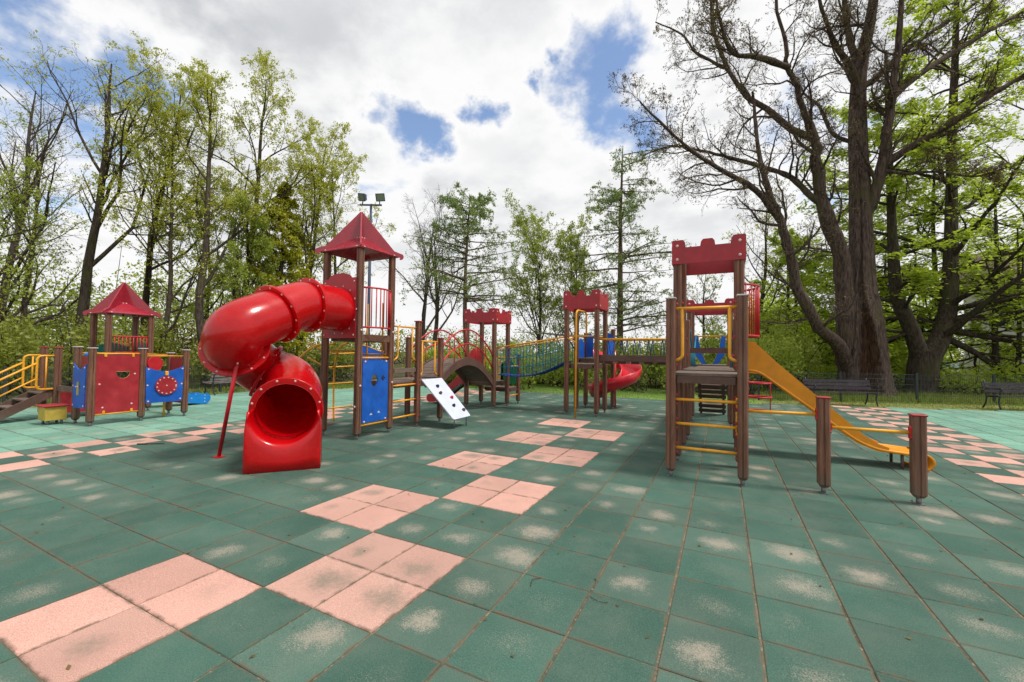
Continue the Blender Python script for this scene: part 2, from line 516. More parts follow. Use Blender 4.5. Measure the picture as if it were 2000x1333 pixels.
class MB:
    """Collects shapes in site coordinates and links them as one mesh object."""

    def __init__(self):
        self.v, self.f, self.smooth = [], [], []

    def add(self, vs_, fs_, smooth=False):
        b = len(self.v)
        self.v += [tuple(p) for p in vs_]
        self.f += [tuple(i + b for i in f) for f in fs_]
        self.smooth += [smooth] * len(fs_)
        return self

    def box(self, lo, hi, ch=0.0):
        (a, b, c), (d, e, f) = lo, hi
        if ch <= 0:
            vs_ = [(a, b, c), (d, b, c), (d, e, c), (a, e, c), (a, b, f), (d, b, f), (d, e, f), (a, e, f)]
            return self.add(vs_, [(3, 2, 1, 0), (4, 5, 6, 7), (0, 1, 5, 4), (1, 2, 6, 5), (2, 3, 7, 6), (3, 0, 4, 7)])
        vs_ = []
        for z, k in ((c, ch), (c + ch, 0), (f - ch, 0), (f, ch)):
            vs_ += [(a + k, b + k, z), (d - k, b + k, z), (d - k, e - k, z), (a + k, e - k, z)]
        fs_ = [(3, 2, 1, 0), (12, 13, 14, 15)]
        for L in range(3):
            for i in range(4):
                j = (i + 1) % 4
                fs_.append((L * 4 + i, L * 4 + j, L * 4 + 4 + j, L * 4 + 4 + i))
        return self.add(vs_, fs_)

    def beam(self, p0, p1, w, h, up=(0, 0, 1)):
        """Rectangular bar from p0 to p1, w across, h along up."""
        p0, p1 = Vector(p0), Vector(p1)
        d = (p1 - p0).normalized()
        s = d.cross(Vector(up)).normalized()
        u = s.cross(d).normalized()
        vs_ = []
        for p in (p0, p1):
            for a, b in ((-1, -1), (1, -1), (1, 1), (-1, 1)):
                vs_.append(p + s * (a * w / 2) + u * (b * h / 2))
        return self.add(vs_, [(3, 2, 1, 0), (4, 5, 6, 7), (0, 1, 5, 4), (1, 2, 6, 5), (2, 3, 7, 6), (3, 0, 4, 7)])

    def tube(self, pts, r, n=8, closed=False, caps=True):
        pts = [Vector(p) for p in pts]
        k = len(pts)
        rr = r if isinstance(r, (list, tuple)) else [r] * k
        vs_, fs_ = [], []
        u = None
        for i, p in enumerate(pts):
            a = pts[(i - 1) % k] if (closed or i > 0) else p
            b = pts[(i + 1) % k] if (closed or i < k - 1) else p
            t = (b - a).normalized()
            if u is None:
                u, w, _ = frame_of(t)
            else:
                u = (u - t * u.dot(t)).normalized()
                w = t.cross(u)
            for q in range(n):
                an = 2 * PI * q / n
                vs_.append(p + (u * math.cos(an) + w * math.sin(an)) * rr[i])
        for i in range(k if closed else k - 1):
            i2 = (i + 1) % k
            for q in range(n):
                q2 = (q + 1) % n
                fs_.append((i * n + q, i * n + q2, i2 * n + q2, i2 * n + q))
        self.add(vs_, fs_, True)
        if caps and not closed:
            b = len(self.v) - len(vs_)
            self.f.append(tuple(b + q for q in reversed(range(n))))
            self.f.append(tuple(b + (k - 1) * n + q for q in range(n)))
            self.smooth += [False, False]
        return self

    def dome(self, c, nrm, r, h=None, n=8):
        """Round bolt head."""
        u, w, d = frame_of(nrm)
        c = Vector(c)
        h = h or r * 0.6
        vs_, fs_ = [], []
        for k, (rk, hk) in enumerate(((1, 0), (1, 0.45), (0.6, 0.9))):
            for q in range(n):
                an = 2 * PI * q / n
                vs_.append(c + (u * math.cos(an) + w * math.sin(an)) * r * rk + d * h * hk)
        vs_.append(c + d * h)
        for k in range(2):
            for q in range(n):
                q2 = (q + 1) % n
                fs_.append((k * n + q, k * n + q2, k * n + n + q2, k * n + n + q))
        for q in range(n):
            fs_.append((2 * n + q, 2 * n + (q + 1) % n, 3 * n))
        return self.add(vs_, fs_, True)

    def disc(self, c, nrm, r, t, n=28):
        c = Vector(c)
        d = Vector(nrm).normalized()
        return self.tube([c - d * t / 2, c + d * t / 2], r, n)

    def build(self, name, mat, parent=None, kind=None):
        o = wloc(parent)
        me = bpy.data.meshes.new(name)
        me.from_pydata([(x - o.x, y - o.y, z - o.z) for x, y, z in self.v], [], self.f)
        me.polygons.foreach_set('use_smooth', self.smooth)
        me.update()
        return link(name, me, mat, parent, kind)


def plate(name, mat, parent, org, U, V, outline, t, holes=()):
    """Flat board with real holes: outline and holes are (u, v) lists, t the thickness along U x V."""
    org, U, V = Vector(org), Vector(U), Vector(V)
    N = U.cross(V).normalized()
    o = wloc(parent)
    bm = bmesh.new()
    edges = []
    for loop in [outline] + list(holes):
        vs_ = [bm.verts.new(org + U * a + V * b - o) for a, b in loop]
        for i in range(len(vs_)):
            edges.append(bm.edges.new((vs_[i], vs_[(i + 1) % len(vs_)])))
    bmesh.ops.triangle_fill(bm, edges=edges, use_beauty=True, use_dissolve=False, normal=N)
    bmesh.ops.recalc_face_normals(bm, faces=bm.faces)
    g = bmesh.ops.extrude_face_region(bm, geom=list(bm.faces))
    for e in g['geom']:
        if isinstance(e, bmesh.types.BMVert):
            e.co += N * t
    bmesh.ops.recalc_face_normals(bm, faces=bm.faces)
    me = bpy.data.meshes.new(name)
    bm.to_mesh(me)
    bm.free()
    return link(name, me, mat, parent)


def circ(cx, cy, rx, ry=None, a0=0, a1=360, n=20):
    ry = ry or rx
    return [(cx + rx * math.cos(R(a0 + (a1 - a0) * i / n)), cy + ry * math.sin(R(a0 + (a1 - a0) * i / n))) for i in range(n if a1 - a0 >= 360 else n + 1)]


def spline(pts, n=8):
    """Catmull-Rom through 3D points."""
    P = [Vector(p) for p in pts]
    P = [P[0] * 2 - P[1]] + P + [P[-1] * 2 - P[-2]]
    out = []
    for i in range(1, len(P) - 2):
        a, b, c, d = P[i - 1:i + 3]
        for k in range(n):
            t = k / n
            out.append(0.5 * ((2 * b) + (c - a) * t + (2 * a - 5 * b + 4 * c - d) * t * t + (3 * b - a - 3 * c + d) * t ** 3))
    out.append(P[-2])
    return out


def fillet(pts, r=0.06, n=5):
    P = [Vector(p) for p in pts]
    out = [P[0]]
    for a, b, c in zip(P, P[1:], P[2:]):
        d0, d1 = (a - b), (c - b)
        k = min(r, d0.length * 0.45, d1.length * 0.45)
        s, e = b + d0.normalized() * k, b + d1.normalized() * k
        for i in range(n + 1):
            t = i / n
            out.append(s * (1 - t) ** 2 + b * 2 * t * (1 - t) + e * t * t)
    out.append(P[-1])
    return out


post_cache = {}


def post_mesh(h, w):
    key = (round(h, 2), w)
    if key in post_cache:
        return post_cache[key]
    k = w / 2
    g, gd, c = 0.010, 0.012, 0.018
    q = [(k, -k + c), (k, -g), (k - gd, -g * 0.5), (k - gd, g * 0.5), (k, g), (k, k - c)]
    prof = []
    for i in range(4):
        ca, sa = math.cos(PI / 2 * i), math.sin(PI / 2 * i)
        prof += [(x * ca - y * sa, x * sa + y * ca) for x, y in q]
    n = len(prof)
    z0 = 0.075
    rings = [(z0, 0.62), (z0 + 0.035, 1.0), (h - 0.012, 1.0), (h, 0.88)]
    vs_, fs_ = [], []
    for z, s in rings:
        vs_ += [(x * s, y * s, z) for x, y in prof]
    for i in range(len(rings) - 1):
        for j in range(n):
            j2 = (j + 1) % n
            fs_.append((i * n + j, i * n + j2, i * n + n + j2, i * n + n + j))
    fs_.append(tuple(reversed(range(n))))
    fs_.append(tuple(range(3 * n, 4 * n)))
    me = bpy.data.meshes.new('post')
    me.from_pydata(vs_, [], fs_)
    me.materials.append(M['wood'])
    post_cache[key] = me
    return me


stub_me = None
cap_me = {}


def post(parent, x, y, h, cap=None, w=0.115):
    global stub_me
    o = link('post', post_mesh(h, w), None, parent)
    o.location = Vector((x, y, 0)) - wloc(parent)
    if stub_me is None:
        b = MB()
        b.tube([(0, 0, -0.02), (0, 0, 0.09)], 0.026, 8)
        b.box((-0.042, -0.042, 0.001), (0.042, 0.042, 0.007))
        t = b.build('post_foot', M['steel'])
        stub_me = t.data
        bpy.data.objects.remove(t)
    s = link('post_foot', stub_me, None, o)
    if cap:
        if cap not in cap_me:
            b = MB()
            b.box((-0.068, -0.068, -0.006), (0.068, 0.068, 0.016), 0.007)
            t = b.build('post_cap', M[cap])
            cap_me[cap] = t.data
            bpy.data.objects.remove(t)
        s = link('post_cap', cap_me[cap], None, o)
        s.location = (0, 0, h + 0.001)
    return o


def rail(parent, pts, r=0.019, mat='yellow', name='rail', n=8, rad=0.06):
    return MB().tube(fillet(pts, rad) if len(pts) > 2 else pts, r, n).build(name, M[mat], parent)


def deck(parent, x0, x1, y0, y1, z, n=6, along='x'):
    """Boarded platform: planks on two bearers."""
    for i in range(n):
        if along == 'x':
            a = y0 + (y1 - y0) * i / n
            b = MB().box((x0, a + 0.004, z - 0.04), (x1, a + (y1 - y0) / n - 0.004, z), 0.004)
        else:
            a = x0 + (x1 - x0) * i / n
            b = MB().box((a + 0.004, y0, z - 0.04), (a + (x1 - x0) / n - 0.004, y1, z), 0.004)
        b.build('deck_plank', M['plank'], parent)
    for q in ((MB().box((x0 + 0.06, y0 - 0.03, z - 0.135), (x1 - 0.06, y0 + 0.015, z - 0.043))), (MB().box((x0 + 0.06, y1 - 0.015, z - 0.135), (x1 - 0.06, y1 + 0.03, z - 0.043))),
              (MB().box((x0 - 0.03, y0 + 0.06, z - 0.13), (x0 + 0.015, y1 - 0.06, z - 0.043))), (MB().box((x1 - 0.015, y0 + 0.06, z - 0.13), (x1 + 0.03, y1 - 0.06, z - 0.043)))):
        q.build('deck_beam', M['wood_dark'], parent)


def bolts(parent, pts, nrm, r=0.018, mat='cap', name='bolt_caps'):
    b = MB()
    for p in pts:
        b.dome(p, nrm, r)
    return b.build(name, M[mat], parent, 'stuff')


def fast_mesh(name, V, Q, mat, parent=None, kind=None, smooth=True, mats=None, midx=None):
    """Mesh straight from numpy arrays (quads)."""
    me = bpy.data.meshes.new(name)
    k = Q.shape[1]
    me.vertices.add(len(V))
    me.vertices.foreach_set('co', np.ascontiguousarray(V, dtype=np.float32).ravel())
    me.loops.add(Q.size)
    me.loops.foreach_set('vertex_index', np.ascontiguousarray(Q, dtype=np.int32).ravel())
    me.polygons.add(len(Q))
    me.polygons.foreach_set('loop_start', np.arange(0, Q.size, k, dtype=np.int32))
    if smooth:
        me.polygons.foreach_set('use_smooth', np.ones(len(Q), dtype=bool))
    for m in (mats or [mat]):
        me.materials.append(m)
    if midx is not None:
        me.polygons.foreach_set('material_index', midx.astype(np.int32))
    me.update(calc_edges=True)
    me.validate()
    return link(name, me, None, parent, kind)

# ------------------------------------------------------------------ ground
def sheet(name, pts, z, mat, n=1):
    me = bpy.data.meshes.new(name)
    me.from_pydata([(x, y, z) for x, y in pts], [], [tuple(range(len(pts)))])
    return tag(link(name, me, mat), kind='structure')


# terrain: one gently uneven sheet to the horizon, flat under the playground
xs = np.concatenate([np.linspace(-600, -60, 12), np.linspace(-50, 50, 81), np.linspace(60, 600, 12)])
ys = np.concatenate([np.linspace(-600, -40, 10), np.linspace(-30, 70, 81), np.linspace(80, 700, 12)])
gx, gy = np.meshgrid(xs, ys, indexing='ij')
dist = np.maximum(np.maximum(-14.6 - gx, gx - 40), np.maximum(-30 - gy, gy - (17.4 + 0.36 * gx)))
amp = np.clip(dist / 8, 0, 1)
gz = -0.07 + amp * (0.22 * np.sin(gx * 0.31 + 1) * np.cos(gy * 0.27) + 0.12 * np.sin(gx * 0.9 + gy * 0.7))
nx_, ny_ = gx.shape
idx = np.arange(nx_ * ny_).reshape(nx_, ny_)
Q = np.stack([idx[:-1, :-1], idx[1:, :-1], idx[1:, 1:], idx[:-1, 1:]], -1).reshape(-1, 4)
tag(fast_mesh('ground', np.stack([gx, gy, gz], -1).reshape(-1, 3), Q, M['soil']), kind='structure')
sheet('lawn', [(-11.6, 11.0), (-8, 11.5), (-4, 12.5), (1.5, 13.2), (4.0, 14.6), (3.9, 16.3), (1.0, 20.4), (-3.5, 19.2), (-7.5, 18.2), (-11.4, 15.6), (-12.6, 13)], -0.026, M['lawn'])
sheet('verge', [(3.6, 13.4), (8, 15.0), (20, 19.4), (21, 23.6), (9.3, 18.9), (3.8, 16.6), (3.0, 15.2)], -0.030, M['verge'])
sheet('verge', [(-14.6, -6), (-13.2, -6), (-13.2, 8), (-11, 11.5), (-12.4, 12.8), (-14.6, 9.5)], -0.034, M['verge'])

# rubber tile floor: bed of jointing sand with a tile on every half-metre square
def in_floor(a, b):
    x, y = (a + 0.5) / 2, (b + 0.5) / 2
    if x < -13.6 or y < -6.5 or x > 15 or y > 13.75 + max(0.0, (x - 1.0) * 0.31):
        return False
    if x < -10 and y > 8 + (x + 13.6) * 1.35:
        return False
    return True


def tile_kind(a, b):
    if a < -14 or a > 14:
        return 2
    if a <= -12 or a >= 12:
        return 1 if (a + b) % 2 == 0 else 0
    if -2 <= a <= 1 and -6 <= b < 16:
        blk = b // 2
        return 1 if (blk % 2 == 0) == (a >= 0) else 0
    return 0


bed = [(-13.62, -6.5), (15, -6.5), (15, 18.1), (1.2, 13.78), (-9.2, 13.78), (-13.62, 8.0)]
floor = sheet('playground_floor', bed, -0.0075, M['sand'])
tkeys = [(a, b) for a in range(-28, 30) for b in range(-13, 38) if in_floor(a, b)]
fw = Vector((-0.4518, 0.8921, 0))
rt = Vector((0.8921, 0.4518, 0))


def view_rank(k):
    d = Vector(((k[0] + 0.5) / 2, (k[1] + 0.5) / 2, 0)) - Vector((CAM.x, CAM.y, 0))
    f, s = d.dot(fw), d.dot(rt)
    if f < 1.6 or abs(s) > f * 1.25 + 0.2:
        return 1e6 + d.length
    return d.length


tkeys.sort(key=view_rank)
rng = random.Random(5)
GX, GY = 0.0065, 0.0028     # half joint widths


def tile_geo(j=0.0):
    x0, x1, y0, y1, c = GX - 0.25, 0.25 - GX, GY - 0.25, 0.25 - GY, 0.005
    vs_ = [(x0, y0, -0.03), (x1, y0, -0.03), (x1, y1, -0.03), (x0, y1, -0.03), (x0, y0, -c), (x1, y0, -c), (x1, y1, -c), (x0, y1, -c),
           (x0 + c, y0 + c, 0), (x1 - c, y0 + c, 0), (x1 - c, y1 - c, 0), (x0 + c, y1 - c, 0)]
    fs_ = [(8, 9, 10, 11)] + [(i, (i + 1) % 4, 4 + (i + 1) % 4, 4 + i) for i in range(4)] + [(4 + i, 4 + (i + 1) % 4, 8 + (i + 1) % 4, 8 + i) for i in range(4)]
    return vs_, fs_


tmats = [M['tile_green'], M['tile_pink'], M['tile_mint']]
tmesh = []
for m in tmats:
    me = bpy.data.meshes.new('tile')
    v, f = tile_geo()
    me.from_pydata(v, [], f)
    me.materials.append(m)
    tmesh.append(me)
far = [MB(), MB(), MB()]
for n, (a, b) in enumerate(tkeys):
    k = tile_kind(a, b)
    cx, cy = (a + 0.5) / 2, (b + 0.5) / 2
    dz = rng.uniform(-0.0016, 0.0016)
    tx, ty, rz = rng.gauss(0, 0.0028), rng.gauss(0, 0.0028), rng.gauss(0, 0.003)
    if n < 300:
        o = link('tile', tmesh[k], None, floor)
        o.location = (cx, cy, dz)
        o.rotation_euler = (tx, ty, rz)
    else:
        v, f = tile_geo()
        far[k].add([(x + cx - rz * y, y + cy + rz * x, z + dz + tx * y - ty * x) for x, y, z in v], f)
for b, m in zip(far, tmats):
    b.build('tile_field', m, floor, 'stuff')

# ------------------------------------------------------------------ castle and tower roofs
def castle_side(parent, p0, p1, zb, zt, style, out):
    """Battlement board on the outside of two posts, bolted on."""
    p0, p1 = Vector((*p0, 0)), Vector((*p1, 0))
    U = (p1 - p0).normalized()
    L = (p1 - p0).length
    e = 0.075
    h = zt - zb
    d = h * 0.32
    if style == 'square':
        w = (L + 2 * e)
        m, g = w * 0.185, w * 0.2225
        pr = [(-e, 0), (L + e, 0), (L + e, h)]
        xr = L + e
        pr = [(-e, 0), (xr, 0), (xr, h * 0.98), (xr - 0.02, h), (xr - m + 0.03, h), (xr - m, h - 0.04), (xr - m - 0.01, h - d), (xr - m - g + 0.01, h - d), (xr - m - g, h - 0.05), (xr - m - g - 0.03, h - 0.015)]
        c = [(-e + (xr - x), y) for x, y in reversed(pr[2:])]
        c = [(x - e + e, y) for x, y in c]
        c = [(L - x, y) for x, y in reversed(pr[2:])]
        pr += c
    else:
        pr = [(-e, 0), (L + e, 0), (L + e, h - 0.01), (L + e - 0.02, h)]
        w = (L + 2 * e)
        for cxx in (L + e - w * 0.31, L + e - w * 0.69):
            pr += [(cxx + math.cos(R(t)) * w * 0.115, h - math.sin(R(t)) * d) for t in range(0, 181, 20)]
        pr += [(-e + 0.02, h), (-e, h - 0.01)]
    o = Vector(out)
    V = Vector((0, 0, 1))
    N = U.cross(V)
    org = p0 + V * zb + o * 0.06
    t = 0.02 if N.dot(o) > 0 else -0.02
    plate('castle_board', M['red_panel'], parent, org, U, V, pr, t)
    pts = [p0 + U * s + V * z + o * 0.08 for s in (0.0, L) for z in (zb + 0.07, zt - 0.09)]
    bolts(parent, pts, o, 0.022)


def castle(parent, x0, x1, y0, y1, zb, zt, style):
    castle_side(parent, (x0, y0), (x1, y0), zb, zt, style, (0, -1, 0))
    castle_side(parent, (x0, y1), (x1, y1), zb, zt, style, (0, 1, 0))
    castle_side(parent, (x0, y0 + 0.025), (x0, y1 - 0.025), zb + 0.002, zt - 0.002, style, (-1, 0, 0))
    castle_side(parent, (x1, y0 + 0.025), (x1, y1 - 0.025), zb + 0.002, zt - 0.002, style, (1, 0, 0))


def pointed_roof(parent, x0, x1, y0, y1, z0, zp, za, ov=0.1):
    """Low pyramid of four boards under two crossed fin boards with round ends."""
    cx, cy = (x0 + x1) / 2, (y0 + y1) / 2
    co = [(x0 - ov, y0 - ov), (x1 + ov, y0 - ov), (x1 + ov, y1 + ov), (x0 - ov, y1 + ov)]
    for i in range(4):
        a, b = co[i], co[(i + 1) % 4]
        mb = MB()
        A, B, P = Vector((*a, z0)), Vector((*b, z0)), Vector((cx, cy, zp))
        n_ = (B - A).cross(P - A).normalized()
        t = n_ * -0.018
        A2, B2 = A + (B - A) * 0.012 + (P - A) * 0.006, B + (A - B) * 0.012 + (P - B) * 0.006
        mb.add([A2, B2, P, A2 + t, B2 + t, P + t], [(0, 1, 2), (5, 4, 3), (0, 3, 4, 1), (1, 4, 5, 2), (2, 5, 3, 0)])
        r_ = mb.build('roof_board', M['roof_red'], parent)
        mid = (A + B) / 2
        bolts(r_, [A + (B - A) * 0.09 + (P - A) * 0.05, B + (A - B) * 0.09 + (P - B) * 0.05, P + (mid - P) * 0.12 + (B - A) * 0.03, P + (mid - P) * 0.12 - (B - A) * 0.03], n_, 0.017)
    for i in range(2):
        a, b = Vector((*co[i], z0)), Vector((*co[i + 2], z0))
        U = (b - a).normalized()
        L = (b - a).length
        rad = 0.062
        za_ = za - i * 0.004
        pr = []
        pr += [(L / 2, zp - z0 - 0.015 * (1 - i))]
        pr += [(-0.01, -0.012)]
        pr += [(-0.02 + rad * math.cos(R(t)), 0.01 + rad * math.sin(R(t))) for t in range(300, 90, -25)]
        pr += [(L * 0.07, 0.115), (L / 2 - 0.02, za_ - z0), (L / 2 + 0.02, za_ - z0), (L * 0.93, 0.115)]
        pr += [(L + 0.02 + rad * math.cos(R(t)), 0.01 + rad * math.sin(R(t))) for t in range(90, -121, -25)]
        pr += [(L + 0.01, -0.012)]
        pr.reverse()
        if i == 0:
            plate('roof_fin', M['roof_red'], parent, a - U.cross(Vector((0, 0, 1))) * -0.014, U, (0, 0, 1), pr, -0.028)
        else:       # second fin in two halves, either side of the first
            for s in (0, 1):
                q = [(min(u, L / 2 - 0.0155), v) for u, v in pr] if s == 0 else [(max(u, L / 2 + 0.0155), v) for u, v in pr]
                qq = [q[0]]
                for p in q[1:]:
                    if (Vector(p) - Vector(qq[-1])).length > 1e-4:
                        qq.append(p)
                if (Vector(qq[0]) - Vector(qq[-1])).length < 1e-4:
                    qq.pop()
                plate('roof_fin', M['roof_red'], parent, a - U.cross(Vector((0, 0, 1))) * -0.014, U, (0, 0, 1), qq, -0.028)


def bar_guard(parent, axis, fix, a0, a1, z0, z1, bow, mat='red_metal', nb=9):
    """Balcony guard of round bars bowed outwards; axis 'x' or 'y' is the side it runs along."""
    def P(t, z):
        s = a0 + (a1 - a0) * t
        o = fix + bow * math.sin(PI * t) ** 0.75
        return (o, s, z) if axis == 'y' else (s, o, z)
    for z in (z0, z1):
        MB().tube([P(i / 14, z) for i in range(15)], 0.017, 8).build('guard_rail', M[mat], parent)
    for i in range(nb):
        t = 0.04 + 0.92 * i / (nb - 1)
        MB().tube([P(t, z0), P(t, z1)], 0.011, 6).build('guard_bar', M[mat], parent)


# ------------------------------------------------------------------ tower with the tube slide
TX0, TX1, TY0, TY1 = -4.05, -3.16, 3.73, 4.55
t = thing('play_tower', 'tall wooden play tower with pointed red roof that the red tube slide leaves', 'play tower', (-3.6, 4.14, 0))
for x in (TX0, TX1):
    for y in (TY0, TY1):
        post(t, x, y, 3.52)
pointed_roof(t, TX0, TX1, TY0, TY1, 3.53, 3.90, 4.38, 0.1)
deck(t, TX0 + 0.06, TX1 - 0.06, TY0 + 0.06, TY1 - 0.06, 1.93)
cx = (TX0 + TX1) / 2
w2 = (TX1 - TX0) / 2 - 0.02
top = [(w2, 1.12)] + [(w2 - 0.18 - 0.0 * i, 1.12) for i in range(1)] + [(0.30 * math.cos(R(a)), 1.12 + 0.10 * math.sin(R(a))) for a in range(0, 181, 20)] + [(-w2, 1.12)]
panel = plate('slide_entry_panel', M['red_panel'], t, (cx, TY0 - 0.058, 1.85), (1, 0, 0), (0, 0, 1), [(-w2, 0), (w2, 0)] + top, 0.022, [circ(0, 0.53, 0.37, n=28)])
bolts(panel, [(cx + s * (w2 - 0.04), TY0 - 0.08, 1.85 + z) for s in (-1, 1) for z in (0.06, 0.55, 1.05)], (0, -1, 0))
bar_guard(t, 'y', TX1 + 0.03, TY0 + 0.06, TY1 - 0.06, 2.06, 2.80, 0.17)
MB().box((TX1 - 0.03, TY0 + 0.06, 1.80), (TX1 + 0.03, TY1 - 0.06, 1.93)).build('cross_beam', M['wood'], t)
bp = plate('blue_panel', M['blue'], t, (TX1 + 0.01, (TY0 + TY1) / 2, 0.28), (0, 1, 0), (0, 0, 1),
           [(-0.33, 0), (0.33, 0), (0.33, 1.16), (-0.33, 1.16)], 0.02, [circ(-0.03, 0.78, 0.085, 0.115), circ(-0.09, 0.13, 0.045, 0.05, 0, 180, 10), circ(0.11, 0.15, 0.045, 0.05, 0, 180, 10)])
bp['label'] = 'blue board with an oval peephole and two white toe holds'
for y in (-0.09, 0.11):
    z = 0.41 if y < 0 else 0.43
    plate('toe_hold', M['white'], bp, (TX1 + 0.004, (TY0 + TY1) / 2 + y, z), (0, 1, 0), (0, 0, 1), circ(0, 0, 0.043, 0.048, 0, 180, 10), 0.012)
cl = MB()
for dy, dz in ((0, 0.03), (0.03, 0), (-0.03, 0), (0, -0.03)):
    cl.disc((TX1 + 0.033 + 0.001 * dy, (TY0 + TY1) / 2 + 0.19 + dy, 1.10 + dz), (1, 0, 0), 0.02, 0.006, 10)
cl.build('clover_cut_out', M['black'], bp)
for z in (0.24, 1.49):
    rail(t, [(TX1, TY0 + 0.05, z), (TX1, TY1 - 0.05, z)])
    bolts(t, [(TX1 + 0.03, TY0 + 0.14, z + (0.06 if z < 1 else -0.07)), (TX1 + 0.03, TY1 - 0.14, z + (0.06 if z < 1 else -0.07))], (1, 0, 0), 0.022, 'cap')
bolts(t, [(TX1 + 0.06, TY0, 0.98), (TX1 + 0.06, TY1, 1.0), (TX1, TY0 - 0.06, 0.6), (TX1 + 0.06, TY0, 2.0), (TX1 + 0.06, TY1, 2.0)], (1, 0, 0), 0.024)
rail(t, [(TX0, TY1, 1.55), (TX1, TY1, 1.55)])
rail(t, [(TX0, TY0 + 0.05, 1.62), (TX0, TY1 - 0.05, 1.62)])
for x in (TX0 + 0.25, TX1 - 0.22):
    rail(t, [(x, TY1, 2.6), (x, TY1, 0.95)], 0.017)

# the tube slide itself
PATH = spline([(-3.6, 3.72, 2.38), (-3.6, 3.32, 2.4), (-3.6, 2.88, 2.38), (-3.545, 2.32, 2.16), (-3.530, 1.850, 1.93), (-3.665, 1.831, 1.70), (-3.946, 2.169, 1.52), (-4.04, 2.525, 1.289), (-3.68, 2.707, 1.13), (-3.183, 2.477, 0.96), (-2.778, 2.121, 0.82), (-2.621, 1.966, 0.775)], 8)
NP = len(PATH)
RT = 0.40


def path_frames():
    fr = []
    u = Vector((1, 0, 0))
    for i, p in enumerate(PATH):
        a, b = PATH[max(0, i - 1)], PATH[min(NP - 1, i + 1)]
        tt = (b - a).normalized()
        u = (u - tt * u.dot(tt)).normalized()
        fr.append((p, tt, u.copy(), tt.cross(u)))
    return fr


FR = path_frames()
s = thing('tube_slide', 'glossy red spiral tube slide coming down from the roofed tower', 'slide', (-2.9, 1.9, 0))
cuts = [0, 14, 23, 42, 57, NP - 2]
NS = 36
for c0, c1 in zip(cuts[:-1], cuts[1:-1] + [NP - 1]):
    vs_, fs_ = [], []
    L = c1 - c0 + 1
    for layer, rr in ((0, RT), (1, RT - 0.016)):
        for i in range(c0, c1 + 1):
            p, tt, u, w = FR[i]
            for q in range(NS):
                an = 2 * PI * q / NS
                vs_.append(p + (u * math.cos(an) + w * math.sin(an)) * rr)
    for layer in (0, 1):
        for i in range(L - 1):
            for q in range(NS):
                q2 = (q + 1) % NS
                b = layer * L * NS
                f = (b + i * NS + q, b + i * NS + q2, b + (i + 1) * NS + q2, b + (i + 1) * NS + q)
                fs_.append(f if layer else tuple(reversed(f)))
    for e in (0, L - 1):
        for q in range(NS):
            q2 = (q + 1) % NS
            fs_.append((e * NS + q, e * NS + q2, L * NS + e * NS + q2, L * NS + e * NS + q))
    mb = MB()
    mb.add(vs_, [tuple(reversed(f)) for f in fs_], True)
    sec = mb.build('tube_section', M['red_tube'], s)
for ci in cuts[1:]:
    p, tt, u, w = FR[ci]
    mb = MB()
    vs_, fs_ = [], []
    prof = [(-0.026, RT - 0.004), (-0.026, RT + 0.064), (-0.02, RT + 0.070), (-0.003, RT + 0.070), (0, RT + 0.066), (0.003, RT + 0.070), (0.02, RT + 0.070), (0.026, RT + 0.064), (0.026, RT - 0.004)]
    for q in range(NS):
        an = 2 * PI * q / NS
        d = u * math.cos(an) + w * math.sin(an)
        vs_ += [p + tt * a + d * r_ for a, r_ in prof]
    k = len(prof)
    for q in range(NS):
        for j in range(k - 1):
            fs_.append((q * k + j, ((q + 1) % NS) * k + j, ((q + 1) % NS) * k + j + 1, q * k + j + 1))
    mb.add(vs_, [tuple(reversed(f)) for f in fs_])
    fl = mb.build('flange', M['red_tube'], s)
    bb = MB()
    for q in range(12):
        an = 2 * PI * (q + 0.5) / 12
        d = u * math.cos(an) + w * math.sin(an)
        for sg in (1, -1):
            bb.dome(p + d * (RT + 0.036) + tt * 0.026 * sg, tt * sg, 0.016)
    bb.build('flange_bolts', M['cap'], fl, 'stuff')
# entry ring of bolts on the panel
bb = MB()
for q in range(14):
    an = 2 * PI * q / 14
    bb.dome((cx + math.cos(an) * 0.45, TY0 - 0.078, 2.38 + math.sin(an) * 0.45), (0, -1, 0), 0.016)
bb.build('flange_bolts', M['cap'], s, 'stuff')
# exit trough: a deep apron that widens down to the floor
p, tt, u, w = FR[-1]
hd = Vector((0.67, -0.6, 0)).normalized()
sd = Vector((0.6, 0.67, 0)).normalized()
base = Vector((p.x, p.y, 0))
NA = 33
W_ = 0.452


def arc(f_, dd, rad, dz=0.0):
    out_ = []
    for i in range(NA):
        an = PI * (0.96 + 1.08 * i / (NA - 1))
        out_.append(base + sd * (math.cos(an) * rad) + hd * dd + Vector((0, 0, p.z + dz + math.sin(an) * rad)))
    return out_


rows = [arc(0, -0.05, RT - 0.006), arc(0, 0.08, RT - 0.004, -0.004), arc(0, 0.16, RT + 0.004, -0.012), arc(0, 0.205, RT + 0.018, -0.02), arc(0, 0.225, RT + 0.034, -0.028)]
zsh = p.z + 0.02


def outline(dd, inset):
    """Front edge of the apron: down the left side, along the floor, up the right side."""
    out_ = []
    for i in range(NA):
        q = i / (NA - 1)
        if q < 0.25:
            x, z = -W_, zsh - (zsh - 0.004) * (q / 0.25)
            if q < 0.09:
                x += 0.05 * (1 - q / 0.09) ** 2
        elif q < 0.75:
            x, z = -W_ + 2 * W_ * (q - 0.25) / 0.5, 0.004
        else:
            x, z = W_, 0.004 + (zsh - 0.004) * (q - 0.75) / 0.25
            if q > 0.91:
                x -= 0.05 * ((q - 0.91) / 0.09) ** 2
        out_.append(base + sd * x + hd * dd + Vector((0, 0, z)))
    return out_


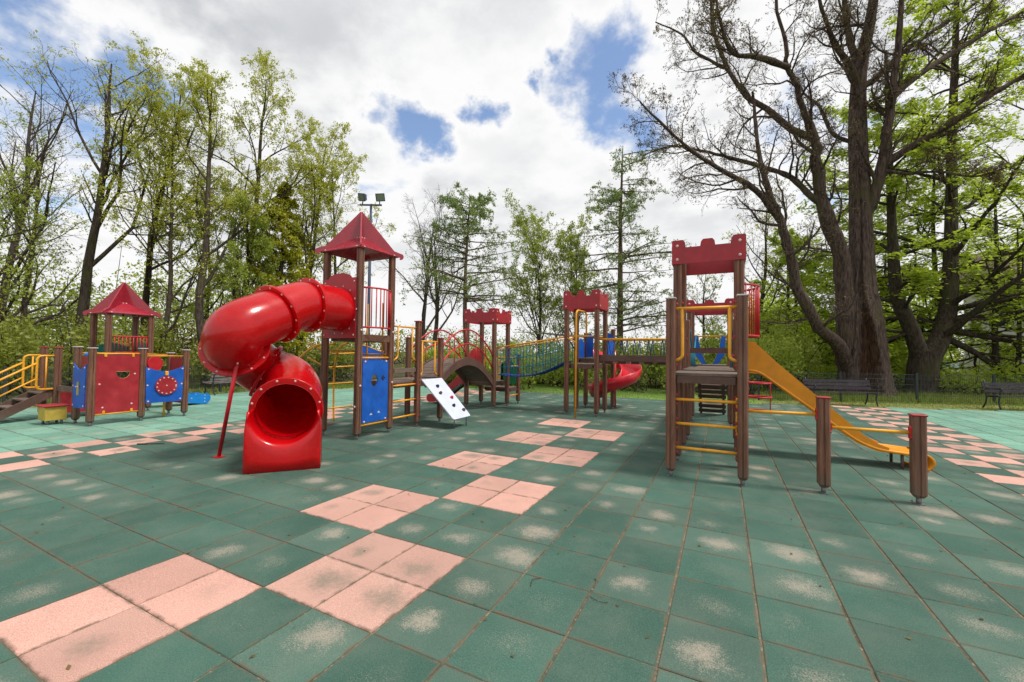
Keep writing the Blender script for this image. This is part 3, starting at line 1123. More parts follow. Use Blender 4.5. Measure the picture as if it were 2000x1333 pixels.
edge = outline(0.245, 0)
mid1 = [a.lerp(b, 0.12) + hd * 0.008 for a, b in zip(rows[-1], edge)]
mid2 = [a.lerp(b, 0.6) + hd * 0.004 for a, b in zip(rows[-1], edge)]
grid = rows + [mid1, mid2, edge, outline(0.23, 0), outline(-0.06, 0)]
vs_ = [v for r_ in grid for v in r_]
fs_ = []
for j in range(len(grid) - 1):
    for i in range(NA - 1):
        if j >= 7 and 0.25 <= (i + 0.5) / (NA - 1) <= 0.75:
            continue                        # open underneath
        fs_.append((j * NA + i, j * NA + i + 1, (j + 1) * NA + i + 1, (j + 1) * NA + i))
mb = MB()
mb.add(vs_, fs_, True)
ex = mb.build('exit_trough', M['red_tube'], s)
md = ex.modifiers.new('thick', 'SOLIDIFY')
md.thickness = 0.014
md.offset = 0
sp_ = MB().tube([(-3.95, 1.82, 0.0), (-3.443, 1.751, 1.419)], 0.027, 10)
sp_.box((-4.02, 1.76, 0.001), (-3.88, 1.88, 0.012))
po = sp_.build('support_pole', M['red_metal'], s)
bolts(po, [(-3.503, 1.701, 1.419), (-3.393, 1.731, 1.419)], (0.2, -1, 0), 0.018)

# yellow arched climber behind the tower
t = thing('arch_climber', 'yellow bent-tube climbing arch on the far side of the roofed tower', 'climber', (-5.0, 4.9, 0))
spine = spline([(-5.15, 4.9, 0), (-5.15, 4.88, 0.6), (-5.05, 4.8, 1.1), (-4.75, 4.6, 1.5), (-4.4, 4.4, 1.72), (-4.08, 4.3, 1.78)], 6)
MB().tube(spine, 0.021, 8).build('spine_tube', M['yellow'], t)
MB().tube(spline([(-4.08, 3.98, 1.75), (-4.5, 3.9, 1.72), (-5.0, 3.88, 1.45), (-5.35, 3.9, 1.0)], 6), 0.021, 8).build('arch_tube', M['yellow'], t)
for k, (ix, dz) in enumerate(((3, 0), (9, 0), (14, 0), (19, 0))):
    p = spine[min(ix, len(spine) - 1)]
    MB().tube(fillet([p + Vector((-0.10, -0.62, 0.22)), p + Vector((0, -0.25, 0.0)), p, p + Vector((0.18, 0.38, 0.02))], 0.1), 0.017, 7).build('rung', M['yellow'], t)
lidm = MB().disc((-5.0, 4.55, 0.006), (0, 0, 1), 0.2, 0.008, 24).build('drain_cover', M['lid'])
tag(lidm, 'round rusty drain cover in the floor by the yellow climber', 'drain cover')

# ------------------------------------------------------------------ middle platforms, climbing wall
PY = [4.55, 5.33, 6.12]
t = thing('linking_platform', 'low boarded platform with yellow rungs and blue wavy panel beside the roofed tower', 'platform', (-3.6, 5.3, 0))
post(t, TX1 + 0.06, PY[1], 2.27, 'red_panel')
post(t, TX1 + 0.08, PY[2], 1.93, 'red_panel')
post(t, TX0, PY[1], 1.95, 'red_panel')
post(t, TX0, PY[2], 1.95, 'red_panel')
deck(t, TX0 + 0.06, TX1 + 0.0, PY[0] + 0.06, PY[1] - 0.03, 1.0, 5)
deck(t, TX0 + 0.06, TX1 + 0.0, PY[1] + 0.03, PY[2] - 0.03, 1.0, 5)
x = TX1 + 0.04
for z in (0.27, 0.60, 0.92):
    rail(t, [(x, PY[0] + 0.05, z), (x, PY[1] - 0.05, z)], 0.019, 'yellow', 'rung')
    bolts(t, [(x + 0.03, PY[1] - 0.07, z)], (1, 0, 0), 0.02, 'red_metal')
MB().box((x - 0.02, PY[0] + 0.06, 1.19), (x + 0.02, PY[1] - 0.06, 1.27)).build('cross_board', M['plank'], t)
rail(t, [(x, PY[0] + 0.05, 2.13), (x, PY[1] - 0.05, 2.13)])
for a, sg in ((PY[0] + 0.17, -1), (PY[1] - 0.17, 1)):
    rail(t, [(x, a, 2.13), (x, a, 1.5), (x, a + sg * 0.12, 1.43)], 0.018, name='handle')
wave = [(-0.33, 0), (0.33, 0)] + [(0.33 - 0.66 * i / 12, 0.46 + 0.13 * (0.5 - 0.5 * math.cos(PI * i / 12))) for i in range(13)]
plate('blue_wavy_panel', M['blue'], t, (TX0, (PY[0] + PY[1]) / 2, 1.14), (0, 1, 0), (0, 0, 1), wave, 0.02)
MB().tube([(TX0 + 0.01, (PY[0] + PY[1]) / 2 + u_, 1.15 + v_) for u_, v_ in wave[2:]], 0.012, 6).build('edge_trim', M['yellow'], t)
rail(t, [(x, PY[1] + 0.07, 1.85), (x, PY[2] - 0.07, 1.85)])
for a, sg in ((PY[1] + 0.17, -1), (PY[2] - 0.17, 1)):
    rail(t, [(x, a, 1.85), (x, a, 1.14), (x, a + sg * 0.1, 1.08)], 0.018, name='handle')
bolts(t, [(TX1 + 0.12, PY[1], zz) for zz in (0.9, 1.0, 0.25, 0.6, 2.12)], (1, 0, 0), 0.018, 'red_metal')

w = thing('climbing_wall', 'sloping white climbing board with five dark holds on short steel legs', 'climbing wall', (-2.6, 5.7, 0))
a0, a1 = Vector((-3.04, 5.40, 1.0)), Vector((-2.20, 5.40, 0.20))
U = Vector((0, 1, 0))
V = (a0 - a1).normalized()
H_ = (a0 - a1).length
ol = [(0.0, 0.03), (0.03, 0), (0.63, 0), (0.66, 0.03), (0.70, H_), (-0.02, H_)]
bd = plate('climbing_board', M['white'], w, a1, U, V, ol, 0.022)
Nw = U.cross(V).normalized()
if Nw.x < 0:
    Nw = -Nw
rng = random.Random(3)
for n, (u_, v_) in enumerate(((0.30, 0.92), (0.22, 0.72), (0.48, 0.56), (0.33, 0.34), (0.55, 0.18))):
    c = a1 + U * u_ + V * v_ + Nw * 0.022
    h = MB()
    uu, ww, dd = frame_of(Nw)
    ring = []
    for k, (rk, hk) in enumerate(((1, -0.01), (1.05, 0.02), (0.7, 0.05))):
        for q in range(9):
            an = 2 * PI * q / 9
            ring.append(c + (uu * math.cos(an) + ww * math.sin(an)) * 0.036 * rk * (0.8 + 0.4 * rng.random()) + dd * hk)
    ff = [(k * 9 + q, k * 9 + (q + 1) % 9, k * 9 + 9 + (q + 1) % 9, k * 9 + 9 + q) for k in range(2) for q in range(9)] + [tuple(18 + q for q in range(9))]
    h.add(ring, ff)
    h.build('climbing_hold', M['black'] if n in (0, 3) else M['red_metal'] if n == 2 else M['lid'], w)
for u_ in (0.12, 0.58):
    q = a1 + U * u_ + V * 0.06
    MB().tube([(q.x - 0.01, q.y, 0), (q.x - 0.01, q.y, q.z + 0.02)], 0.012, 8).build('leg', M['steel'], w)
MB().box((-3.0, 5.45, 0.84), (-2.93, 6.05, 0.9)).build('batten', M['wood_dark'], w)

# ------------------------------------------------------------------ arched plank bridge with red hoops
BX0, BX1, BY0, BY1 = -4.03, -3.10, 8.70, 9.55
t = thing('arched_bridge', 'humpbacked plank bridge with red hoop handrails', 'bridge', (-3.57, 7.4, 0))


def arch_z(y):
    s_ = (y - 6.14) / (8.66 - 6.14)
    return 1.0 + (0.78 - 1.0) * s_ + 0.56 * math.sin(PI * s_) ** 0.9


N_ = 22
for i in range(N_):
    ya = 6.16 + (8.64 - 6.16) * i / N_
    yb = 6.16 + (8.64 - 6.16) * (i + 1) / N_ - 0.012
    mb = MB()
    mb.add([(x_, y_, arch_z(y_) + dz) for dz in (-0.035, 0) for x_, y_ in ((BX0 + 0.07, ya), (BX1 - 0.02, ya), (BX1 - 0.02, yb), (BX0 + 0.07, yb))],
           [(3, 2, 1, 0), (4, 5, 6, 7), (0, 1, 5, 4), (1, 2, 6, 5), (2, 3, 7, 6), (3, 0, 4, 7)])
    mb.build('bridge_plank', M['plank'], t)
for x in (BX0 + 0.05, BX1):
    mb = MB()
    k = 26
    ring = []
    for i in range(k + 1):
        y = 6.15 + (8.66 - 6.15) * i / k
        z = arch_z(y)
        for dx, dz in ((-0.035, -0.17), (0.035, -0.17), (0.035, 0.03), (-0.035, 0.03)):
            ring.append((x + dx, y, z + dz))
    ff = [(i * 4 + j, i * 4 + (j + 1) % 4, i * 4 + 4 + (j + 1) % 4, i * 4 + 4 + j) for i in range(k) for j in range(4)]
    ff += [(3, 2, 1, 0), (k * 4, k * 4 + 1, k * 4 + 2, k * 4 + 3)]
    mb.add(ring, ff)
    mb.build('side_beam', M['wood_dark'], t)
    hoops = []
    for zb0, zb1, rise, nm in ((1.72, 1.52, 0.58, 'hoop_rail'), (1.36, 1.18, 0.56, 'hoop_rail')):
        pts = []
        for i in range(25):
            s_ = i / 24
            pts.append((x, 6.2 + 2.42 * s_, zb0 + (zb1 - zb0) * s_ + rise * math.sin(PI * s_) ** 0.85))
        MB().tube(pts, 0.019, 8).build(nm, M['red_metal'], t)
        hoops.append(pts)
    for i in (5, 10, 15, 20):
        MB().tube([hoops[1][i], hoops[0][i]], 0.013, 6).build('spoke', M['red_metal'], t)
        MB().tube([(x, hoops[1][i][1], arch_z(hoops[1][i][1])), hoops[1][i]], 0.013, 6).build('spoke', M['red_metal'], t)

# ------------------------------------------------------------------ castle tower at the end of the arched bridge
t = thing('castle_tower', 'castle-topped tower at the far end of the humpbacked bridge', 'play tower', (-3.57, 9.1, 0))
for x in (BX0, BX1):
    for y in (BY0, BY1):
        post(t, x, y, 2.86)
castle(t, BX0, BX1, BY0, BY1, 2.50, 2.90, 'scallop')
deck(t, BX0 + 0.06, BX1 - 0.06, BY0 + 0.06, BY1 - 0.06, 0.78)
plate('red_panel', M['red_panel'], t, (BX0 + 0.02, BY0 + 0.06, 0.95), (0, 1, 0), (0, 0, 1), [(0, 0), (0.73, 0), (0.73, 0.62), (0.5, 0.78), (0.23, 0.78), (0, 0.62)], 0.02)
rail(t, [(BX0, BY1, 1.7), (BX1, BY1, 1.7)])
t2 = thing('low_platform', 'low wooden platform with green and cream panels behind the scalloped castle tower', 'platform', (-3.4, 10.1, 0))
post(t2, BX1 + 0.05, 10.22, 1.55, 'blue')
post(t2, BX0 + 0.1, 10.22, 1.55, 'blue')
deck(t2, BX0 + 0.1, BX1 + 0.02, BY1 + 0.06, 10.2, 0.55, 4)
plate('green_panel', M['green'], t2, (BX1 - 0.55, 10.16, 0.62), (1, 0, 0), (0, 0, 1), [(0, 0), (0.55, 0), (0.55, 0.55), (0.4, 0.72), (0.12, 0.72), (0, 0.6)], 0.02)
plate('cream_panel', M['cream'], t2, (BX0 + 0.14, 10.16, 0.62), (1, 0, 0), (0, 0, 1), [(0, 0), (0.32, 0), (0.32, 0.7), (0, 0.85)], 0.02)
rail(t2, [(BX0 + 0.12, 10.22, 1.46), (BX1 + 0.05, 10.22, 1.46)])
rail(t2, [(BX1 + 0.05, BY1 + 0.06, 0.3), (BX1 + 0.05, 10.18, 0.3)], name='rung')
rail(t2, [(BX1 + 0.05, BY1 + 0.06, 1.2), (BX1 + 0.05, 10.18, 1.2)])

s = thing('low_red_slide', 'short dark red slide running down under the humpbacked bridge', 'slide', (-4.8, 9.0, 0))
pts = [(-4.02, 0.80), (-4.25, 0.78), (-5.05, 0.20), (-5.45, 0.16)]
for yy in (8.76, 9.26):
    prof = [(-4.06, 0.68), (-4.3, 0.66), (-5.08, 0.10), (-5.3, 0.05)] + [(-5.42 + 0.13 * math.cos(R(a)), 0.17 + 0.13 * math.sin(R(a))) for a in range(290, 70, -30)] + [(-5.05, 0.33), (-4.28, 0.98), (-4.06, 1.02)]
    plate('slide_side', M['red_panel'], s, (0, yy, 0), (1, 0, 0), (0, 0, 1), prof, 0.02)
mb = MB()
for (xa, za), (xb, zb) in zip(pts, pts[1:]):
    mb.add([(xa, 8.765, za), (xa, 9.245, za), (xb, 9.245, zb), (xb, 8.765, zb)] + [(xa, 8.765, za - 0.02), (xa, 9.245, za - 0.02), (xb, 9.245, zb - 0.02), (xb, 8.765, zb - 0.02)], [(0, 1, 2, 3), (7, 6, 5, 4)])
mb.build('slide_bed', M['slide_bed'], s)

# ------------------------------------------------------------------ net bridge
DX0, DX1, DY0, DY1 = -0.93, -0.11, 8.80, 9.65
t = thing('net_bridge', 'blue rope net bridge hung between yellow rails', 'bridge', (-2.0, 9.1, 0))
NX = 20
for yy in (8.78, 9.52):
    MB().tube([(BX1 + 0.05, yy, 1.76), (DX0 - 0.05, yy, 2.06)], 0.021, 8).build('rail', M['yellow'], t)
mb = MB()
mb2 = MB()


def net_pt(sx, a):
    """Point on the net trough; sx 0..1 along, a 0..1 across."""
    x = BX1 + 0.06 + (DX0 - BX1 - 0.12) * sx
    zt = 1.72 + 0.30 * sx
    zb = 0.98 + 0.42 * sx - 0.20 * math.sin(PI * sx)
    y = 9.15 + 0.36 * (a * 2 - 1)
    side = abs(a * 2 - 1)
    z = zb + (zt - zb) * max(0, (side - 0.62) / 0.38) ** 1.0
    y = 9.15 + math.copysign(min(0.30, side * 0.30 / 0.62) + max(0, side - 0.62) * 0.16, a - 0.5)
    return Vector((x, y, z))


AS = [0, 0.07, 0.13, 0.19, 0.31, 0.42, 0.5, 0.58, 0.69, 0.81, 0.87, 0.93, 1]
for a in AS[1:-1]:
    (mb2 if 0.15 < a < 0.85 else mb).tube([net_pt(i / NX, a) for i in range(NX + 1)], 0.011 if 0.15 < a < 0.85 else 0.008, 5)
for i in range(NX + 1):
    (mb2 if i % 4 == 0 else mb).tube([net_pt(i / NX, a) for a in AS], 0.009, 5)
mb.build('rope_net', M['rope'], t)
mb2.build('floor_ropes', M['rope_dark'], t)
for i in range(0, NX, 1):
    p0, p1 = net_pt((i + 0.5) / NX, 0.32), net_pt((i + 0.5) / NX, 0.68)
    MB().box((p0.x - 0.035, p0.y, p0.z + 0.005), (p0.x + 0.035, p1.y, p0.z + 0.028), 0.006).build('slat', M['rope_dark'], t)

# ------------------------------------------------------------------ middle castle tower with fireman's pole
t = thing('castle_tower', 'castle-topped tower with a yellow sliding pole in front', 'play tower', (-0.52, 9.2, 0))
for x in (DX0, DX1):
    for y in (DY0, DY1):
        post(t, x, y, 3.24)
castle(t, DX0, DX1, DY0, DY1, 2.80, 3.28, 'scallop')
deck(t, DX0 + 0.06, DX1 - 0.06, DY0 + 0.06, DY1 - 0.06, 1.36)
rail(t, [(DX0, DY0, 2.08), (DX1, DY0, 2.08)])
fp = rail(t, [(-0.50, 8.28, 0), (-0.50, 8.28, 2.72), (-0.42, DY0 + 0.1, 2.72), (-0.42, DY0 + 0.1, 2.1)], 0.024, name='sliding_pole', rad=0.14)
rail(t, [(DX0, DY0, 2.04), (-0.50, 8.30, 1.9), (-0.50, 8.30, 1.1)], 0.018, name='handle')
post(t, DX0 + 0.02, 10.5, 2.25)
post(t, DX1 + 0.02, 10.5, 2.35)
deck(t, DX0 + 0.06, DX1 - 0.04, DY1 + 0.05, 10.46, 1.50, 5)
rail(t, [(DX0, 10.5, 2.12), (DX1, 10.5, 2.12)])
for xx, wd in ((DX0 + 0.06, 0.2), (DX1 - 0.16, 0.2)):
    plate('blue_panel', M['blue'], t, (xx, 10.46, 1.52), (1, 0, 0), (0, 0, 1), [(0, 0), (wd, 0), (wd, 0.62), (wd * 0.5, 0.72), (0, 0.66)], 0.02)
plate('blue_panel', M['blue'], t, (DX1 + 0.04, DY1 + 0.08, 1.45), (0, 1, 0), (0, 0, 1), [(0, 0), (0.68, 0), (0.68, 0.5), (0.34, 0.62), (0, 0.5)], 0.02)
plate('blue_panel', M['blue'], t, (DX0 - 0.02, DY1 + 0.08, 1.45), (0, 1, 0), (0, 0, 1), [(0, 0), (0.68, 0), (0.68, 0.5), (0.34, 0.62), (0, 0.5)], 0.02)

s = thing('spiral_slide', 'open crimson spiral slide curling down behind the middle castle tower', 'slide', (-0.1, 11.2, 0))
hc = Vector((-0.18, 11.1, 0))
path = []
for i in range(34):
    q = i / 33
    an = R(165 - 330 * q)
    path.append((hc + Vector((math.cos(an), math.sin(an), 0)) * 0.5, 1.46 - 1.18 * q ** 0.92, an))
vs_, fs_ = [], []
prof = [(-0.30, 0.30), (-0.29, 0.1), (-0.22, 0.0), (0, -0.03), (0.2, 0.0), (0.28, 0.14), (0.31, 0.36)]
k = len(prof)
for p, z, an in path:
    d = Vector((math.cos(an), math.sin(an), 0))
    vs_ += [hc * 1 + d * (0.5 + a) + Vector((0, 0, z + b)) for a, b in prof]
for i in range(len(path) - 1):
    for j in range(k - 1):
        fs_.append((i * k + j, i * k + j + 1, (i + 1) * k + j + 1, (i + 1) * k + j))
mb = MB()
mb.add(vs_, fs_, True)
ch = mb.build('chute', M['crimson'], s)
md = ch.modifiers.new('thick', 'SOLIDIFY')
md.thickness = 0.02
MB().tube([hc, hc + Vector((0, 0, 1.75))], 0.055, 12).build('centre_pole', M['crimson'], s)
MB().tube([hc + Vector((-0.5, 0.1, 0)), hc + Vector((-0.5, 0.1, 0.42))], 0.03, 8).build('support_leg', M['crimson'], s)
MB().disc(hc + Vector((0, 0, 0.01)), (0, 0, 1), 0.13, 0.012, 16).build('foot_plate', M['steel'], s)

# ------------------------------------------------------------------ hanging step bridge
EX0, EX1, EY0, EY1 = 2.10, 2.96, 8.90, 9.80
t = thing('step_bridge', 'hanging step bridge with yellow rails, blue ropes and a dark side beam', 'bridge', (1.0, 9.2, 0))
for yy in (8.86, 9.62):
    MB().tube([(DX1 + 0.05, yy, 2.0), (EX0 - 0.05, yy, 2.0)], 0.022, 8).build('rail', M['yellow'], t)
MB().box((DX1 + 0.06, 8.83, 1.43), (EX0 - 0.06, 8.90, 1.60), 0.006).build('side_beam', M['wood_dark'], t)
for i in range(6):
    x = DX1 + 0.28 + i * 0.33
    for yy in (8.99, 9.50):
        MB().tube([(x, yy + (-0.13 if yy < 9.2 else 0.12), 2.0), (x - 0.07, yy, 1.45)], 0.009, 5).build('rope', M['rope_dark'], t)
        MB().tube([(x, yy + (-0.13 if yy < 9.2 else 0.12), 2.0), (x + 0.07, yy, 1.45)], 0.009, 5).build('rope', M['rope_dark'], t)
    MB().box((x - 0.1, 8.95, 1.37), (x + 0.1, 9.54, 1.44), 0.01).build('step', M['wood_dark'], t)
MB().tube([(DX1 + 0.06, 9.52, 1.55), ((DX1 + EX0) / 2, 9.52, 1.50), (EX0 - 0.06, 9.52, 1.55)], 0.012, 6).build('rope', M['rope'], t)

# ------------------------------------------------------------------ near tower group with yellow slide
AX0, AX1 = 2.18, 3.03
AY, BYy, CYy, DYy = 4.18, 5.10, 6.00, 6.93
t = thing('castle_tower', 'nearest castle-topped tower with yellow rungs and square battlements', 'play tower', (2.6, 5.3, 0))
for x in (AX0, AX1):
    post(t, x, AY, 2.38, 'cap_grey', 0.12)
    post(t, x, BYy, 3.34, None, 0.12)
    post(t, x, CYy, 3.34, None, 0.12)
    post(t, x, DYy, 2.3, None, 0.12)
castle(t, AX0, AX1, BYy, CYy, 3.02, 3.39, 'square')
deck(t, AX0 + 0.02, AX1 - 0.02, AY + 0.02, BYy - 0.02, 1.385, 6)
deck(t, AX0 + 0.06, AX1 - 0.06, BYy + 0.02, CYy - 0.02, 1.40, 6)
deck(t, AX0 + 0.06, AX1 - 0.06, CYy + 0.02, DYy - 0.02, 1.40, 6)
for z in (1.03, 0.71, 0.39):
    rail(t, [(AX0 + 0.05, AY, z), (AX1 - 0.05, AY, z)], 0.02, name='rung')
    bolts(t, [(AX0 + 0.075, AY, z + 0.06), (AX0 + 0.075, AY, z - 0.06)], (1, -0.3, 0), 0.018, 'red_metal')
    bolts(t, [(AX1 - 0.075, AY, z + 0.06), (AX1 - 0.075, AY, z - 0.06)], (-1, -0.3, 0), 0.018, 'red_metal')
rail(t, [(AX0 + 0.05, AY, 2.245), (AX1 - 0.05, AY, 2.245)], 0.021)
for sg, xx in ((1, AX0), (-1, AX1)):
    rail(t, [(xx + sg * 0.145, AY, 2.245), (xx + sg * 0.145, AY, 1.585), (xx + sg * 0.05, AY, 1.545)], 0.021, name='handle', rad=0.09)
    bolts(t, [(xx + sg * 0.075, AY, z) for z in (2.31, 2.13, 1.56, 1.49)], (sg, -0.3, 0), 0.02, 'red_metal')
    for yy in (BYy, CYy):
        bolts(t, [(xx + sg * 0.075, yy - 0.02, z) for z in (2.42, 1.9, 1.62, 0.9)], (sg, -0.4, 0), 0.02, 'red_metal')
MB().box((AX0 + 0.06, DYy - 0.03, 1.66), (AX1 - 0.06, DYy + 0.03, 1.76)).build('cross_beam', M['wood_dark'], t)
bar_guard(t, 'y', AX1 + 0.03, BYy + 0.06, CYy - 0.06, 1.92, 2.68, 0.24, nb=10)
bar_guard(t, 'y', AX0 - 0.03, BYy + 0.06, CYy - 0.06, 1.92, 2.68, -0.05, 'wood_dark', 4)
# noughts and crosses spinners on the right side
sp_t = MB()
sx, sy_ = AX1 - 0.015, BYy - 0.2
MB().tube([(sx, sy_, 0.45), (sx, sy_, 1.08)], 0.012, 8).build('spinner_rod', M['red_metal'], t)
for i, (z, ch_) in enumerate(((0.95, 'O'), (0.76, 'X'), (0.57, 'O'))):
    bx = MB().box((sx - 0.05, sy_ - 0.05, z - 0.07), (sx + 0.05, sy_ + 0.05, z + 0.07), 0.01).build('spinner_block', M['yellow'], t)
    mk = MB()
    for (fx, fy), ax in (((0, -0.052), (1, 0, 0)), ((-0.052, 0), (0, 1, 0))):
        A_ = Vector(ax)
        c = Vector((sx + fx, sy_ + fy, z))
        if ch_ == 'X':
            mk.beam(c - A_ * 0.032 - Vector((0, 0, 0.042)), c + A_ * 0.032 + Vector((0, 0, 0.042)), 0.012, 0.004, A_.cross(Vector((0, 0, 1))))
            mk.beam(c + A_ * 0.032 - Vector((0, 0, 0.042)), c - A_ * 0.032 + Vector((0, 0, 0.042)), 0.012, 0.006, A_.cross(Vector((0, 0, 1))))
        else:
            mk.tube([c + A_ * 0.03 * math.cos(R(a)) + Vector((0, 0, 0.042 * math.sin(R(a)))) for a in range(0, 360, 30)], 0.006, 5, closed=True)
    mk.build('letter_mark', M['black'], bx)
    MB().disc((sx, sy_, z - 0.095), (0, 0, 1), 0.045, 0.04, 12).build('spinner_spacer', M['red_metal'], t)

s = thing('yellow_slide', 'long straight yellow slide beside the nearest castle tower', 'slide', (4.2, 6.4, 0))
sl_y0, sl_y1 = 6.18, 6.70
prof = [(3.08, 1.40), (3.33, 1.385), (4.62, 0.37), (4.86, 0.27), (5.36, 0.235)]
side = [(3.08, 1.34), (3.36, 1.325), (4.60, 0.335), (4.84, 0.235), (4.98, 0.225), (4.98, 0.30), (4.86, 0.345), (4.70, 0.45), (3.62, 1.49), (3.27, 1.86), (3.08, 1.86)]
for yy in (sl_y0, sl_y1):
    plate('slide_side', M['slide_yellow'], s, (0, yy, 0), (1, 0, 0), (0, 0, 1), side, 0.025)
    e = MB().tube([(x_, yy - 0.012, z_ - 0.012) for x_, z_ in fillet([(a, b, 0) for a, b in prof], 0.1) and [(v.x, v.y) for v in fillet([(a, b, 0) for a, b in prof], 0.12)]], 0.024, 8)
    e.build('edge_tube', M['slide_yellow'], s)
mb = MB()
fp_ = [(v.x, v.y) for v in fillet([(a, b, 0) for a, b in prof], 0.15)]
for (xa, za), (xb, zb) in zip(fp_, fp_[1:]):
    mb.add([(xa, sl_y0 + 0.02, za), (xa, sl_y1, za), (xb, sl_y1, zb), (xb, sl_y0 + 0.02, zb), (xa, sl_y0 + 0.02, za - 0.03), (xa, sl_y1, za - 0.03), (xb, sl_y1, zb - 0.03), (xb, sl_y0 + 0.02, zb - 0.03)],
           [(3, 2, 1, 0), (4, 5, 6, 7), (0, 1, 5, 4), (2, 3, 7, 6)], False)
mb.build('slide_bed', M['slide_yellow'], s)
mb = MB()
vs_, fs_ = [], []
for yy in (sl_y0 + 0.005, sl_y1):
    for a in range(90, -111, -20):
        for rr in (0.125, 0.155):
            vs_.append((5.34 + rr * math.cos(R(a)), yy, 0.13 + rr * math.sin(R(a)) * 0.85))
k = len(vs_) // 2
for i in range(0, k - 2, 2):
    fs_.append((i + 1, i + 3, k + i + 3, k + i + 1))
    fs_.append((k + i, k + i + 2, i + 2, i))
    fs_.append((i, i + 2, i + 3, i + 1))
    fs_.append((k + i + 1, k + i + 3, k + i + 2, k + i))
mb.add(vs_, fs_, True)
mb.build('exit_roll', M['slide_yellow'], s)
for yy in (sl_y0 + 0.04, sl_y1 - 0.03):
    MB().tube([(5.14, yy, 0), (5.14, yy, 0.24)], 0.02, 8).build('leg', M['wood_dark'], s)

t = thing('turning_bars', 'two red-capped wooden posts carrying low yellow turning bars', 'turning bars', (3.9, 4.3, 0))
post(t, 3.88, 4.34, 1.13, 'red_panel', 0.125)
post(t, 4.75, 4.40, 0.98, 'red_panel', 0.125)
MB().tube([(AX1 + 0.06, 4.22, 0.93), (3.82, 4.335, 0.93)], 0.019, 10).build('rail', M['yellow'], t)
MB().tube([(3.94, 4.345, 0.785), (4.69, 4.395, 0.785)], 0.019, 10).build('rail', M['yellow'], t)
for x, y, z, sg in ((3.815, 4.335, 0.93, -1), (3.945, 4.345, 0.785, 1), (4.685, 4.395, 0.785, -1)):
    MB().box((x - 0.012, y - 0.03, z - 0.075), (x + 0.012, y + 0.03, z + 0.075), 0.01).build('bracket', M['red_metal'], t)
    bolts(t, [(x, y - 0.03, z + 0.05), (x, y - 0.03, z - 0.05)], (sg * 0.3, -1, 0), 0.014, 'red_metal')

t = thing('castle_tower', 'castle-topped tower seen through the nearest one, with red ring ladder', 'play tower', (2.5, 9.35, 0))
for x in (EX0, EX1):
    for y in (EY0, EY1):
        post(t, x, y, 2.86)
castle(t, EX0, EX1, EY0, EY1, 2.64, 2.92, 'square')
deck(t, EX0 + 0.06, EX1 - 0.06, EY0 + 0.06, EY1 - 0.06, 1.40)
rail(t, [(EX0, EY1, 2.1), (EX1, EY1, 2.1)])
for x in (EX0 + 0.1, EX1 - 0.1):
    sg = 1 if x < 2.5 else -1
    plate('blue_panel', M['blue'], t, (x, EY0 - 0.01, 1.42), (sg, 0, 0), (0, 0, 1), [(0, 0.62), (0.02, 0.2), (0.16, 0.0), (0.26, 0.0), (0.14, 0.3), (0.08, 0.66)], 0.02 * sg)
for z in (0.36, 0.68, 1.0):
    MB().tube([(3.55 + 0.24 * math.cos(R(a)), 9.35 + 0.24 * math.sin(R(a)), z) for a in range(0, 360, 20)], 0.019, 7, closed=True).build('ring', M['red_metal'], t)
for a in (20, 200):
    MB().tube([(3.55 + 0.24 * math.cos(R(a)), 9.35 + 0.24 * math.sin(R(a)), 0.36), (3.55 + 0.24 * math.cos(R(a)), 9.35 + 0.24 * math.sin(R(a)), 1.3)], 0.013, 6).build('ring_rod', M['red_metal'], t)
MB().tube([(EX1 + 0.05, 9.35, 1.3), (3.55 + 0.23, 9.35, 1.3)], 0.015, 6).build('ring_arm', M['red_metal'], t)

t = thing('rope_bridge', 'short boarded bridge with blue rope sides between the two square-topped castle towers', 'bridge', (2.6, 7.9, 0))
for i in range(11):
    y = DYy + 0.08 + i * 0.168
    MB().box((AX0 + 0.12, y, 1.335), (AX1 - 0.1, y + 0.15, 1.375), 0.005).build('bridge_plank', M['plank'], t)
for x in (AX0 + 0.06, AX1 - 0.06):
    MB().tube(spline([(x, DYy, 2.1), (x, 7.5, 1.75), (x, 8.2, 1.72), (x, EY0, 2.05)], 6), 0.016, 6).build('rope', M['rope'], t)
    MB().box((x - 0.03, DYy + 0.06, 1.26), (x + 0.03, EY0 - 0.06, 1.33)).build('side_beam', M['wood_dark'], t)
    for i in range(5):
        y = 7.2 + i * 0.33
        MB().tube([(x, y, 1.35), (x, y, 1.74)], 0.009, 5).build('rope', M['rope'], t)

t = thing('plank_ramp', 'dark slatted climbing ramp behind the far castle tower', 'ramp', (2.55, 10.6, 0))
for i in range(9):
    z0 = 0.10 + i * 0.14
    y0 = 11.0 - i * 0.12
    MB().beam((EX0 + 0.10, y0, z0), (EX1 - 0.08, y0, z0), 0.03, 0.128, (0, -0.65, 0.76)).build('ramp_plank', M['wood_dark'], t)
for x in (EX0 + 0.16, EX1 - 0.14):
    MB().beam((x, 11.12, 0.0), (x, 10.0, 1.3), 0.06, 0.06, (0, 0.76, 0.65)).build('stringer', M['wood_dark'], t)

